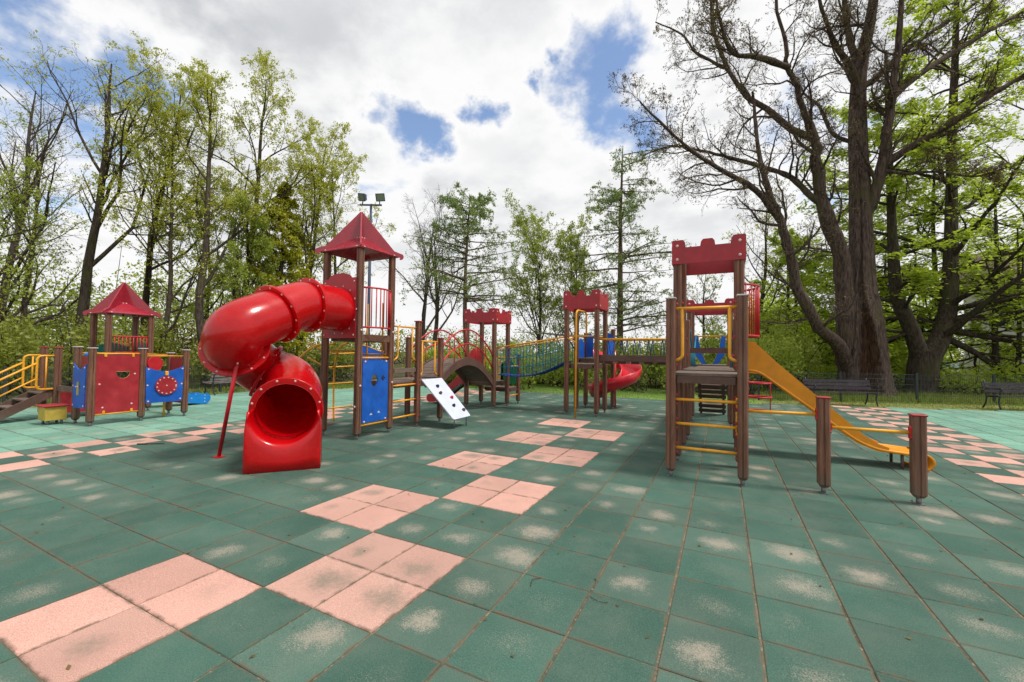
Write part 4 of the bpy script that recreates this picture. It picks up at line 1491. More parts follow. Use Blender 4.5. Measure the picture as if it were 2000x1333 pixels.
# ------------------------------------------------------------------ playhouse on the left
HX = [-11.37, -10.54, -9.50, -8.79]
HY = [1.94, 2.78, 3.62]
t = thing('playhouse', 'small roofed playhouse with red and blue panels and yellow stair rails', 'playhouse', (-10, 2.8, 0))
for x, y, h, c in ((HX[0], HY[0], 1.60, 'red_panel'), (HX[1], HY[0], 1.60, 'red_panel'), (HX[2], HY[0], 1.62, 'cap_grey'), (HX[3], HY[0], 1.60, 'cap_grey'),
                   (HX[3], HY[1], 1.60, 'cap_grey'), (HX[3], HY[2], 1.58, 'cap_grey'), (HX[2], HY[2], 1.5, 'cap_grey')):
    post(t, x, y, h, c)
for x in HX[:2]:
    for y in HY[1:]:
        post(t, x, y, 2.46)
pointed_roof(t, HX[0], HX[1], HY[1], HY[2], 2.47, 2.80, 3.30, 0.1)
deck(t, HX[0] + 0.06, HX[1] - 0.06, HY[0] + 0.04, HY[1] - 0.02, 0.66, 5)
deck(t, HX[0] + 0.06, HX[1] - 0.06, HY[1] + 0.02, HY[2] - 0.04, 0.66, 5)
bar_guard(t, 'y', HX[1] + 0.02, HY[1] + 0.08, HY[2] - 0.06, 1.50, 1.90, 0.05, nb=10)
rp = plate('red_panel', M['red_panel'], t, (HX[3] + 0.0, HY[0] + 0.06, 0.24), (0, 1, 0), (0, 0, 1), [(0, 0), (0.72, 0), (0.72, 1.22), (0, 1.22)], 0.02, [circ(0.44, 0.87, 0.12, 0.15, 180, 360, 14)])
rp['label'] = 'red board with a half-round window'
MB().tube([(HX[3] + 0.012, HY[0] + 0.06 + 0.44 + a, 0.24 + b) for a, b in circ(0, 0.87, 0.125, 0.155, 180, 360, 14)], 0.008, 6, closed=True).build('window_rim', M['cream'], rp)
bolts(rp, [(HX[3] + 0.02, HY[0] + a, z) for a, z in ((0.12, 0.85), (0.70, 1.05), (0.18, 0.36), (0.66, 0.4))], (1, 0, 0), 0.02)
for z in (0.225, 1.49):
    rail(t, [(HX[3] + 0.01, HY[0] + 0.05, z), (HX[3] + 0.01, HY[1] - 0.05, z)], 0.017)
    for a in (0.2, 0.66):
        MB().box((HX[3] - 0.005, HY[0] + a - 0.02, z - 0.07 if z > 1 else z), (HX[3] + 0.035, HY[0] + a + 0.02, z if z > 1 else z + 0.07), 0.006).build('clamp', M['yellow'], t)
b_out = [(0, 0), (0.70, 0), (0.72, 0.82)] + [(0.72 - 0.74 * i / 12, 0.82 - 0.11 * math.sin(PI * i / 12)) for i in range(1, 12)] + [(-0.02, 0.82)]
wp = plate('blue_panel', M['blue'], t, (HX[3] + 0.062, HY[1] + 0.05, 0.38), (0, 1, 0), (0, 0, 1), b_out, 0.02)
wp['label'] = 'blue board with a red play wheel'
bolts(wp, [(HX[3] + 0.082, HY[1] + 0.05 + a, 0.38 + b) for a, b in ((0.04, 0.04), (0.66, 0.05), (0.02, 0.4), (0.68, 0.4), (0.03, 0.76), (0.69, 0.76))], (1, 0, 0), 0.02)
wh = MB().disc((HX[3] + 0.10, HY[1] + 0.42, 0.76), (1, 0, 0), 0.215, 0.025, 30).build('play_wheel', M['red_panel'], t)
bolts(wh, [(HX[3] + 0.113, HY[1] + 0.42 + 0.185 * math.cos(R(a)), 0.76 + 0.185 * math.sin(R(a))) for a in range(0, 360, 27)] + [(HX[3] + 0.113, HY[1] + 0.42, 0.76)], (1, 0, 0), 0.016)
MB().box((HX[3] + 0.075, HY[1] + 0.39, 0.99), (HX[3] + 0.11, HY[1] + 0.45, 1.09), 0.01).build('pointer', M['yellow'], t)
rail(t, [(HX[3], HY[1] + 0.05, 1.44), (HX[3], HY[2] - 0.05, 1.44)], 0.014)
# blue door on the front
d_out = [(0, 0), (0.56, 0), (0.58, 0.92)] + [(0.58 - 0.6 * i / 10, 0.92 - 0.12 * math.sin(PI * i / 10)) for i in range(1, 10)] + [(-0.02, 0.92)]
dp = plate('blue_panel', M['blue'], t, (HX[2] + 0.08, HY[0] - 0.058, 0.36), (1, 0, 0), (0, 0, 1), d_out, 0.02)
dp['label'] = 'blue door board with a brass bolt'
MB().box((HX[2] + 0.33, HY[0] - 0.1, 0.62), (HX[2] + 0.37, HY[0] - 0.078, 0.90), 0.006).build('latch', M['box_yellow'], dp)
MB().box((HX[2] + 0.27, HY[0] - 0.11, 0.79), (HX[2] + 0.42, HY[0] - 0.1, 0.815)).build('latch', M['cap'], dp)
bolts(dp, [(HX[2] + 0.08 + a, HY[0] - 0.08, 0.36 + b) for a, b in ((0.03, 0.05), (0.53, 0.05), (0.02, 0.45), (0.55, 0.45), (0.02, 0.84), (0.55, 0.84))], (0, -1, 0), 0.018)
# red back panels, seat box
plate('red_panel', M['red_panel'], t, (HX[1] + 0.06, HY[0] + 0.25, 0.75), (1, 0, 0), (0, 0, 1), [(0, 0), (0.95, 0), (0.95, 0.68), (0, 0.68)], 0.02)
plate('red_panel', M['red_panel'], t, (HX[1] + 0.02, HY[0] + 0.06, 0.12), (0, 1, 0), (0, 0, 1), [(0, 0), (0.72, 0), (0.72, 0.5), (0, 0.5)], 0.02)
plate('red_panel', M['red_panel'], t, (HX[2], HY[2], 0.3), (1, 0, 0), (0, 0, 1), [(0.06, 0), (0.66, 0), (0.66, 1.1), (0.06, 1.1)], 0.02)
plate('cream_panel', M['cream'], t, (HX[0] + 0.05, HY[0] + 0.5, 0.72), (1, 0, 0), (0, 0, 1), [(0.3, 0), (0.74, 0), (0.74, 0.66), (0.3, 0.66)], 0.02)
rail(t, [(HX[1] + 0.05, HY[0] + 0.24, 1.46), (HX[2] - 0.05, HY[0] + 0.24, 1.50)], 0.016)
MB().box((HX[1] + 0.08, HY[0] - 0.02, 0.64), (HX[2] - 0.06, HY[0] + 0.02, 0.76)).build('cross_beam', M['plank'], t)
rail(t, [(HX[2], HY[0] + 0.05, 1.5), (HX[2], HY[2] - 0.05, 1.46)], 0.015)
plate('teal_panel', M['teal'], t, (HX[0] - 0.02, HY[1] + 0.08, 1.42), (0, 1, 0), (0, 0, 1), [(0, 0), (0.66, 0), (0.66, 0.22), (0.3, 0.34), (0, 0.24)], 0.02)
plate('teal_panel', M['teal'], t, (HX[0] + 0.08, HY[2] + 0.02, 1.3), (1, 0, 0), (0, 0, 1), [(0, 0), (0.64, 0), (0.64, 0.4), (0.3, 0.5), (0, 0.42)], 0.02)
MB().disc((HX[1] + 0.16, HY[2] + 0.05, 1.22), (1, 0.3, 0), 0.19, 0.05, 26).build('round_panel', M['red_metal'], t)
plate('red_panel', M['red_metal'], t, (HX[1] + 0.03, HY[1] + 0.5, 1.0), (0, 1, 0), (0, 0, 1), [(0, 0), (0.28, 0), (0.28, 0.42), (0, 0.42)], 0.02)
MB().box((-9.25, 1.95, 1.42), (-9.05, 2.05, 1.51), 0.03).build('round_knob', M['blue_light'], t)
b = thing('seat_box', 'small ochre box seat with red top in front of the playhouse', 'seat', (-9.8, 1.7, 0))
MB().box((-9.98, 1.52, 0.09), (-9.60, 1.84, 0.37), 0.008).build('box_body', M['box_yellow'], b)
MB().box((-10.02, 1.48, 0.375), (-9.56, 1.87, 0.405), 0.008).build('box_top', M['red_panel'], b)
for x in (-9.92, -9.66):
    for y in (1.58, 1.78):
        MB().tube([(x, y, 0), (x, y, 0.1)], 0.022, 8).build('foot', M['steel'], b)
# stair
st = thing('stair', 'short wooden stair with yellow tube handrails at the end of the playhouse', 'stair', (-10.95, 1.4, 0))
for x in (HX[0] + 0.07, HX[1] - 0.05):
    MB().beam((x, 0.98, 0.07), (x, 1.90, 0.62), 0.05, 0.17).build('stringer', M['wood_dark'], st)
for i in range(4):
    f_ = (i + 0.5) / 4
    y, z = 0.98 + 0.92 * f_, 0.07 + 0.55 * f_ + 0.02
    MB().box((HX[0] + 0.10, y - 0.10, z), (HX[1] - 0.08, y + 0.10, z + 0.035), 0.005).build('tread', M['plank'], st)
for x in (HX[0] + 0.02, HX[1] - 0.005):
    rail(st, [(x, 1.02, 0.05), (x, 1.02, 0.86), (x, 1.62, 1.26)], 0.022, name='handrail', rad=0.1)
    rail(st, [(x, 1.02, 0.52), (x, 1.62, 0.92)], 0.017, name='handrail')
    rail(st, [(x, 1.90, 1.42), (x, 1.62, 1.42), (x, 1.62, 0.68), (x, 1.90, 0.68)], 0.022, name='handrail', rad=0.1)
    MB().tube([(x, 1.76, 0.69), (x, 1.76, 1.41)], 0.015, 8).build('baluster', M['yellow'], st)
# blue slide of the playhouse
s = thing('low_blue_slide', 'short light blue slide with round end behind the playhouse', 'slide', (-10.9, 4.4, 0))
for xx in (-11.22, -10.74):
    prof = [(3.66, 0.55), (3.9, 0.52), (4.62, 0.08)] + [(5.04 + 0.16 * math.cos(R(a)), 0.17 + 0.16 * math.sin(R(a))) for a in range(250, 431, 30)] + [(4.72, 0.30), (3.95, 0.80), (3.66, 0.86)]
    plate('slide_side', M['blue_light'], s, (xx, 0, 0), (0, 1, 0), (0, 0, 1), prof, 0.025)
    bolts(s, [(xx + 0.026, 5.04, z) for z in (0.08, 0.17, 0.26)] + [(xx + 0.026, 4.7, 0.2)], (1, 0, 0), 0.016, 'white')
mb = MB()
pts = [(3.66, 0.66), (3.95, 0.62), (4.7, 0.19), (5.1, 0.15)]
for (ya, za), (yb, zb) in zip(pts, pts[1:]):
    mb.add([(-11.19, ya, za), (-10.75, ya, za), (-10.75, yb, zb), (-11.19, yb, zb)] + [(-11.19, ya, za - 0.02), (-10.75, ya, za - 0.02), (-10.75, yb, zb - 0.02), (-11.19, yb, zb - 0.02)], [(0, 1, 2, 3), (7, 6, 5, 4)])
mb.build('slide_bed', M['slide_bed'], s)
for y in (4.62, 5.04):
    MB().tube([(-10.97, y, 0), (-10.97, y, 0.14)], 0.02, 8).build('leg', M['steel'], s)
MB().tube([(-9.0, 3.3, 0), (-9.0, 3.3, 0.62)], 0.024, 8).build('support_leg', M['yellow'], t)

# ------------------------------------------------------------------ benches
def bench(label, p0, p1, wood_m):
    p0, p1 = Vector((*p0, 0)), Vector((*p1, 0))
    d = (p1 - p0).normalized()
    L = (p1 - p0).length
    n_ = Vector((d.y, -d.x, 0))            # the side people sit on
    c = (p0 + p1) / 2
    o = thing('park_bench', label, 'bench', c, 'park benches along the fence')
    for k in range(4):
        a = p0 + n_ * (0.42 - k * 0.105) + Vector((0, 0, 0.44 - 0.008 * k))
        MB().beam(a, a + d * L, 0.085, 0.035).build('seat_slat', M[wood_m], o)
    for k in range(3):
        a = p0 + n_ * (0.03 - k * 0.035) + Vector((0, 0, 0.56 + k * 0.115))
        MB().beam(a, a + d * L, 0.03, 0.095, (0, 0, 1)).build('back_slat', M[wood_m], o)
    for s_ in (0.09, L - 0.09):
        b_ = p0 + d * s_
        fr = MB()
        q = lambda a, z: b_ + n_ * a + Vector((0, 0, z))
        fr.tube(spline([q(0.46, 0), q(0.40, 0.22), q(0.44, 0.40)], 5), 0.022, 7)
        fr.tube(spline([q(-0.10, 0), q(0.0, 0.2), q(0.02, 0.42), q(-0.06, 0.90)], 5), 0.022, 7)
        fr.tube([q(0.46, 0.405), q(0.02, 0.385)], 0.02, 7)
        fr.tube(spline([q(0.43, 0.42), q(0.46, 0.58), q(0.40, 0.66), q(0.2, 0.64), q(0.0, 0.66)], 5), 0.02, 7)
        fr.tube(spline([q(0.40, 0.66), q(0.48, 0.68), q(0.50, 0.61), q(0.45, 0.58)], 4), 0.02, 7)
        fr.build('end_frame', M['iron'], o)
    return o


bench('dark slatted bench behind the yellow slide, by the hollow tree', (5.30, 15.72), (7.30, 16.50), 'bench_wood')
bench('dark slatted bench at the picture edge right of the old trees', (10.50, 17.62), (12.60, 18.45), 'bench_wood')
bench('weathered grey bench beside the playhouse, partly behind the tube slide', (-13.25, 8.6), (-13.05, 6.4), 'bench_grey')

# ------------------------------------------------------------------ fence of welded mesh panels
def fence(name_label, pts, h=1.02):
    p = [Vector((*q, -0.05)) for q in pts]
    o = thing('mesh_fence', name_label, 'fence', p[0], 'mesh fences round the playground')
    for a, b in zip(p, p[1:]):
        d = b - a
        n_ = max(1, round(d.length / 2.5))
        for i in range(n_):
            s_, e_ = a + d * (i / n_), a + d * ((i + 1) / n_)
            MB().box((s_.x - 0.03, s_.y - 0.03, -0.07), (s_.x + 0.03, s_.y + 0.03, h + 0.06)).build('fence_post', M['fence'], o)
            mb = MB()
            k = int((e_ - s_).length / 0.06)
            for j in range(1, k):
                q = s_.lerp(e_, j / k)
                mb.add([(q.x - 0.004, q.y - 0.004, 0.0), (q.x + 0.004, q.y - 0.004, 0.0), (q.x, q.y + 0.005, 0.0), (q.x - 0.004, q.y - 0.004, h), (q.x + 0.004, q.y - 0.004, h), (q.x, q.y + 0.005, h)], [(0, 1, 4, 3), (1, 2, 5, 4), (2, 0, 3, 5)])
            for z in (0.05, 0.25, 0.45, 0.65, 0.85, h - 0.01):
                mb.tube([(s_.x, s_.y, z), (e_.x, e_.y, z)], 0.006, 4)
            mb.build('mesh_panel', M['fence'], o)
    return o


fence('dark mesh fence running behind the benches under the old trees', [(21.0, 23.2), (9.1, 18.4), (4.2, 16.2)])
fence('dark mesh fence at the back of the lawn behind the castle towers', [(4.0, 16.3), (1.2, 20.7), (-3.6, 19.5), (-11.8, 15.9)])
fence('dark mesh fence along the edge behind the playhouse', [(-11.9, 15.8), (-14.2, 10.0), (-14.25, -6.0)])

# ------------------------------------------------------------------ floodlight mast
o = thing('floodlight_mast', 'tall grey mast with two floodlights behind the pointed roof', 'floodlight', (-12.4, 12.9, 0))
MB().tube([(-12.4, 12.9, -0.1), (-12.4, 12.9, 3.5), (-12.4, 12.9, 8.72)], [0.09, 0.08, 0.055], 12).build('mast', M['pole'], o)
rv = Vector((0.8921, 0.4518, 0))
cc = Vector((-12.4, 12.9, 8.68))
MB().beam(cc - rv * 0.52, cc + rv * 0.52, 0.07, 0.07).build('crossbar', M['pole'], o)
for sg in (-1, 1):
    c = cc + rv * sg * 0.42 + Vector((0, 0, 0.38))
    fwd = (Vector((0.45, -0.89, 0)) * 0.75 + rv * sg * 0.45 + Vector((0, 0, -0.32))).normalized()
    up_ = (Vector((0, 0, 1)) - fwd * fwd.z + rv * (-sg) * 0.25).normalized()
    up_ = (up_ - fwd * up_.dot(fwd)).normalized()
    sd_ = fwd.cross(up_)

    def bx_(b_, w_, h_, d0, d1, tp=1.0):
        vs_ = []
        for dd, k in ((d0, tp), (d1, 1)):
            for a_, e_ in ((-1, -1), (1, -1), (1, 1), (-1, 1)):
                vs_.append(c + sd_ * a_ * w_ * k + up_ * e_ * h_ * k + fwd * dd)
        return b_.add(vs_, [(3, 2, 1, 0), (4, 5, 6, 7), (0, 1, 5, 4), (1, 2, 6, 5), (2, 3, 7, 6), (3, 0, 4, 7)])
    hd_ = bx_(MB(), 0.22, 0.185, -0.12, 0.08, 0.7).build('lamp_head', M['pole'], o)
    bx_(MB(), 0.18, 0.145, 0.079, 0.092).build('lamp_glass', M['lamp_glass'], hd_)
    MB().tube([cc + rv * sg * 0.42, c - fwd * 0.06], 0.025, 8).build('bracket', M['pole'], o)

# ------------------------------------------------------------------ trees
def tubes_np(P, Rr, S):
    """P (B,N,3) branch lines, Rr (B,N) radii -> verts, quads."""
    B, N, _ = P.shape
    T = np.empty_like(P)
    T[:, 1:-1] = P[:, 2:] - P[:, :-2]
    T[:, 0] = P[:, 1] - P[:, 0]
    T[:, -1] = P[:, -1] - P[:, -2]
    T /= np.linalg.norm(T, axis=2, keepdims=True) + 1e-9
    ref = np.where(np.abs(T[:, :1, 2:3]) < 0.85, np.array([[[0, 0, 1.0]]]), np.array([[[1.0, 0, 0]]]))
    ref = np.broadcast_to(ref, P.shape)
    U = np.cross(T, ref)
    U /= np.linalg.norm(U, axis=2, keepdims=True) + 1e-9
    W = np.cross(T, U)
    an = np.arange(S) * 2 * np.pi / S
    V = P[:, :, None] + Rr[:, :, None, None] * (U[:, :, None] * np.cos(an)[None, None, :, None] + W[:, :, None] * np.sin(an)[None, None, :, None])
    base = (np.arange(B) * N * S)[:, None, None]
    ii = (np.arange(N - 1) * S)[None, :, None]
    q = np.arange(S)[None, None, :]
    q2 = (q + 1) % S
    Qd = np.stack([base + ii + q, base + ii + q2, base + ii + S + q2, base + ii + S + q], -1).reshape(-1, 4)
    return V.reshape(-1, 3), Qd


def join_np(parts):
    V, Qs, o = [], [], 0
    for v, q in parts:
        V.append(v)
        Qs.append(q + o)
        o += len(v)
    return np.concatenate(V), np.concatenate(Qs)


def children(rg, P, Rr, L, n, t0, t1, ang, lr, seg, wander, trop, rr=0.6, flat=0.0, tip=0.25, rmin=0.004):
    """n branches from every parent line."""
    B, N, _ = P.shape
    t = t0 + (t1 - t0) * (np.tile(np.arange(n), (B, 1)) + rg.random((B, n))) / n
    f = np.clip(t * (N - 1), 0, N - 1.001)
    i = f.astype(int)
    w = (f - i)[..., None]
    bi = np.arange(B)[:, None]
    p = P[bi, i] * (1 - w) + P[bi, i + 1] * w
    r = (Rr[bi, i] * (1 - w[..., 0]) + Rr[bi, i + 1] * w[..., 0])
    T = P[bi, i + 1] - P[bi, i]
    T /= np.linalg.norm(T, axis=2, keepdims=True) + 1e-9
    rv_ = rg.normal(size=T.shape)
    rv_ -= T * (rv_ * T).sum(2, keepdims=True)
    rv_[..., 2] *= (1 - flat)
    rv_ /= np.linalg.norm(rv_, axis=2, keepdims=True) + 1e-9
    a = np.radians(ang[0] + (ang[1] - ang[0]) * rg.random((B, n)))[..., None]
    d = T * np.cos(a) + rv_ * np.sin(a)
    ln = L[:, None] * (lr[0] + (lr[1] - lr[0]) * rg.random((B, n))) * (1.0 - 0.45 * np.clip((t - t0) / (t1 - t0 + 1e-6), 0, 1))
    p, d, ln, r = p.reshape(-1, 3), d.reshape(-1, 3), ln.ravel(), r.ravel()
    M_ = len(p)
    out = np.empty((M_, seg + 1, 3))
    out[:, 0] = p
    for k in range(seg):
        d = d + rg.normal(size=d.shape) * wander
        d[:, 2] += trop
        d /= np.linalg.norm(d, axis=1, keepdims=True)
        out[:, k + 1] = out[:, k] + d * (ln / seg)[:, None]
    r0 = np.maximum(np.minimum(r * rr, ln * 0.03), rmin)
    rad = r0[:, None] * np.linspace(1, tip, seg + 1)[None]
    return out, np.maximum(rad, rmin * 0.7), ln


def leaves_np(rg, P, per, size, jit, flat=0.0, tmin=0.15):
    """Rhombic leaf faces along branch lines."""
    B, N, _ = P.shape
    t = (tmin + (1 - tmin) * rg.random((B, per))) * (N - 1.001)
    i = t.astype(int)
    w = (t - i)[..., None]
    bi = np.arange(B)[:, None]
    c = (P[bi, i] * (1 - w) + P[bi, i + 1] * w).reshape(-1, 3)
    c = c + rg.normal(size=c.shape) * jit
    return leaf_quads(rg, c, size, flat)


def leaf_quads(rg, c, size, flat=0.0):
    n = len(c)
    u = rg.normal(size=(n, 3))
    u[:, 2] *= (1 - flat)
    u /= np.linalg.norm(u, axis=1, keepdims=True) + 1e-9
    v = rg.normal(size=(n, 3))
    v -= u * (u * v).sum(1, keepdims=True)
    v[:, 2] *= (1 - flat)
    v /= np.linalg.norm(v, axis=1, keepdims=True) + 1e-9
    s_ = size * (0.6 + 0.8 * rg.random((n, 1)))
    V = np.stack([c - u * s_, c + v * s_ * 0.55, c + u * s_, c - v * s_ * 0.55], 1).reshape(-1, 3)
    return V, np.arange(n * 4).reshape(-1, 4)


def trunk_line(rg, x, y, h, r, seg=12, wander=0.06, lean=(0, 0), tip=0.12, z0=-0.2):
    P = np.zeros((1, seg + 1, 3))
    d = np.array([lean[0], lean[1], 1.0])
    p = np.array([x, y, z0])
    P[0, 0] = p
    for k in range(seg):
        d = d + rg.normal(size=3) * wander * np.array([1, 1, 0.2])
        d[:2] *= 0.93
        q = d / np.linalg.norm(d)
        p = p + q * h / seg
        P[0, k + 1] = p
    tt = np.linspace(0, 1, seg + 1)
    rad = r * ((1 - tt) ** 0.8 * (1 - tip) + tip)
    rad[0] *= 1.45
    rad[1] *= 1.08
    return P, rad[None], np.array([h])


def finish_tree(name, label, cat, loc, wood_parts, leaf_parts, bark, leafm, group='trees around the playground'):
    o = thing(name, label, cat, loc, group)
    off = np.array(loc)
    V, Q_ = join_np(wood_parts)
    fast_mesh('trunk', V - off, Q_, M[bark], o)
    if leaf_parts:
        V, Q_ = join_np(leaf_parts)
        fast_mesh('crown', V - off, Q_, M[leafm], o, smooth=False)
    return o


def broad_tree(seed, label, x, y, h, r, n1=9, leaf='leaf_lime', per=7, lsize=0.075, first=0.30, ang=(28, 55), lr=(0.30, 0.48), bark='bark', lean=(0, 0), n2=7, n3=6, name='broadleaf_tree', twig=True, keep=1.0, trop=0.09, wander=0.05):
    rg = np.random.default_rng(seed)
    P0, R0, L0 = trunk_line(rg, x, y, h, r, 14, wander, lean)
    P1, R1, L1 = children(rg, P0, R0, L0, n1, first, 0.93, ang, lr, 8, 0.13, trop, 0.55)
    P2, R2, L2 = children(rg, P1, R1, L1, n2, 0.22, 0.98, (25, 60), (0.32, 0.55), 6, 0.16, 0.05, 0.55)
    Pt, Rt, Lt = children(rg, P0, R0, L0, n2 * 2, 0.45, 0.99, (25, 60), (0.06, 0.13), 6, 0.16, 0.08, 0.35)
    P2, R2, L2 = np.concatenate([P2[:, :7], Pt[:, :7]]), np.concatenate([R2, Rt]), np.concatenate([L2, Lt])
    P3, R3, L3 = children(rg, P2, R2, L2, n3, 0.2, 1.0, (25, 65), (0.35, 0.6), 4, 0.2, 0.03, 0.6, rmin=0.006)
    parts = [tubes_np(P0, R0, 12), tubes_np(P1, R1, 7), tubes_np(P2, R2, 5), tubes_np(P3, R3, 3)]
    last = P3
    if twig:
        P4, R4, L4 = children(rg, P3, R3, L3, 3, 0.25, 1.0, (25, 65), (0.4, 0.7), 2, 0.2, 0.02, 0.6, rmin=0.0045)
        parts.append(tubes_np(P4, R4, 3))
        last = P4
    lv = []
    if per > 0:
        sel = last
        if keep < 1:
            sel = last[rg.random(len(last)) < keep]
        lv.append(leaves_np(rg, sel, per, lsize, 0.07))
    return finish_tree(name, label, 'tree', (x, y, 0), parts, lv, bark, leaf)


broad_tree(11, 'bare tree at the picture edge, its dark twigs high in the corner', -27.6, 4.6, 15.2, 0.19, 10, 'bud', 1, 0.035, 0.3, (25, 50), (0.34, 0.52), keep=0.3, bark='bark_grey', name='bare_tree')
broad_tree(12, 'tall forked tree with thick dark trunk behind the playhouse roof', -23.6, 6.1, 15.6, 0.24, 9, 'leaf_lime', 4, 0.05, 0.34, (25, 50), (0.34, 0.5), keep=0.7, name='bare_tree')
broad_tree(13, 'leafy yellow-green tree just right of the thick forked trunk', -27.0, 10.2, 16.6, 0.2, 11, 'leaf_lime', 9, 0.052, 0.26)
broad_tree(14, 'tallest slim tree with leaning trunk between playhouse and tube slide', -18.1, 8.9, 15.9, 0.19, 10, 'leaf_lime', 8, 0.046, 0.28, (22, 48), (0.26, 0.40), lean=(-0.10, -0.02))
broad_tree(15, 'leafy tree with straight dark trunk above the tube slide', -19.6, 11.5, 16.6, 0.2, 11, 'leaf_lime', 9, 0.05, 0.28, (22, 48), (0.30, 0.44))
broad_tree(16, 'leafy forked tree directly left of the pointed tower roof', -19.2, 14.1, 14.6, 0.18, 10, 'leaf_lime', 9, 0.05, 0.26, (24, 50), (0.32, 0.46))
broad_tree(17, 'outermost leafy tree beside the floodlights with drooping pale crown', -18.6, 16.4, 12.6, 0.14, 10, 'leaf_lime', 8, 0.05, 0.25, (28, 55), (0.32, 0.46), lean=(0.08, 0.05))
broad_tree(18, 'thin dark tree far behind the stair of the playhouse', -33.5, 6.9, 14.0, 0.17, 9, 'leaf_mid', 2, 0.06, 0.25, (28, 60))
broad_tree(19, 'bushy tree between the playhouse roof and the leaning trunk', -25.5, 12.2, 10.5, 0.14, 10, 'leaf_mid', 7, 0.06, 0.15, (35, 65), (0.34, 0.5), lean=(0.05, 0.05))
broad_tree(20, 'low spreading tree with mossy trunk left of the playhouse', -25.0, 3.6, 9.5, 0.2, 10, 'leaf_mid', 3, 0.055, 0.14, (35, 65), (0.4, 0.6))
broad_tree(27, 'slender leafy tree close behind the playhouse roof', -20.6, 7.9, 12.6, 0.13, 11, 'leaf_lime', 7, 0.048, 0.16, (28, 58), (0.30, 0.46), lean=(0.05, 0.04))
broad_tree(28, 'low leafy tree behind the first bend of the tube slide', -18.9, 10.6, 8.2, 0.11, 11, 'leaf_mid', 7, 0.05, 0.12, (32, 62), (0.34, 0.52))
broad_tree(29, 'leafy tree over the stair end of the playhouse', -21.6, 3.2, 8.6, 0.13, 11, 'leaf_mid', 4, 0.045, 0.14, (30, 60), (0.34, 0.5))
broad_tree(21, 'bare many-stemmed tree right of the pointed roof', -14.6, 19.4, 10.4, 0.17, 9, None, 0, 0.05, 0.2, (15, 38), (0.45, 0.62), name='bare_tree', bark='bark_grey', n2=8)
broad_tree(22, 'bare forked tree left of the first larch', -12.6, 18.5, 8.9, 0.17, 8, None, 0, 0.05, 0.24, (18, 42), (0.42, 0.6), name='bare_tree', bark='bark_grey')
broad_tree(23, 'young vase-shaped light green tree between the two larches', -7.6, 22.6, 9.2, 0.12, 16, 'leaf_mid', 7, 0.055, 0.06, (14, 44), (0.48, 0.72), n2=7)
broad_tree(24, 'small light green tree left of the second larch', -5.9, 24.6, 8.8, 0.11, 15, 'leaf_mid', 7, 0.055, 0.08, (16, 46), (0.45, 0.7), n2=7)
broad_tree(25, 'thin yellowish tree behind the nearest castle tower', 4.9, 30.4, 11.6, 0.17, 10, 'leaf_lime', 1, 0.07, 0.2, (30, 60), (0.34, 0.5), keep=0.6)
broad_tree(26, 'small sparse tree right of the second larch', 1.6, 29.4, 7.4, 0.12, 10, 'leaf_mid', 1, 0.065, 0.15, (30, 60), (0.36, 0.52), keep=0.7)


def beech_crown(rg, P1, R1, L1, per, size):
    """Layered sprays of young leaves on near-horizontal twigs."""
    P2, R2, L2 = children(rg, P1, R1, L1, 8, 0.15, 1.0, (30, 65), (0.28, 0.5), 5, 0.12, -0.02, 0.5, flat=0.7)
    P3, R3, L3 = children(rg, P2, R2, L2, 6, 0.15, 1.0, (30, 60), (0.35, 0.6), 3, 0.14, -0.04, 0.5, flat=0.8, rmin=0.005)
    parts = [tubes_np(P1, R1, 6), tubes_np(P2, R2, 4), tubes_np(P3, R3, 3)]
    lv = [leaves_np(rg, P3, per, size, 0.09, 0.72)]
    return parts, lv


def beech(seed, label, stems, r0, n1, per, size, first=0.12, ln=(0.22, 0.36), leaf='leaf_beech'):
    rg = np.random.default_rng(seed)
    wood_, lv = [], []
    for k, (pts, ra, rb) in enumerate(stems):
        sp = np.array([tuple(v) for v in spline(pts, 4)])[None]
        rad = np.linspace(ra, rb, sp.shape[1])[None]
        if k == 0:
            rad[0, 0] *= 1.35
        wood_.append(tubes_np(sp, rad, 14))
        L = np.array([np.linalg.norm(np.diff(sp[0], axis=0), axis=1).sum()])
        if n1[k]:
            P1, R1, L1 = children(rg, sp, rad, L, n1[k], first, 0.99, (48, 88), ln, 7, 0.10, 0.015, 0.42)
            a, b = beech_crown(rg, P1, R1, L1, per, size)
            wood_ += a
            lv += b
    loc = (stems[0][0][0][0], stems[0][0][0][1], 0)
    return finish_tree('beech_tree', label, 'tree', loc, wood_, lv, 'bark', leaf)


beech(31, 'forked beech right of the hollow tree, its trunk splitting in a wide V',
      [([(11.28, 24.88, -0.3), (11.34, 24.91, 1.0), (11.44, 24.96, 1.9)], 0.62, 0.55, ) + (),
       ([(11.35, 24.9, 1.3), (10.76, 24.39, 3.07), (10.14, 23.85, 4.49), (9.93, 23.52, 6.39), (9.78, 23.22, 8.73), (9.64, 22.93, 12.25), (9.57, 22.89, 15.87)], 0.36, 0.06),
       ([(11.50, 24.97, 1.3), (12.29, 25.61, 2.87), (12.7, 26.04, 4.39), (12.87, 26.24, 6.7), (12.93, 26.27, 9.25), (13.03, 26.33, 13.13), (13.22, 26.42, 17.04), (13.38, 26.5, 21.26)], 0.44, 0.08)],
      0.6, [0, 20, 44], 11, 0.085, 0.10, (0.20, 0.34))
beech(32, 'beech at the right picture edge with leaves hanging over the second bench',
      [([(17.6, 30.0, -0.3), (17.4, 29.8, 4), (17.3, 29.9, 9), (17.2, 29.6, 18)], 0.34, 0.06)], 0.34, [32], 9, 0.085, 0.10, (0.28, 0.42))
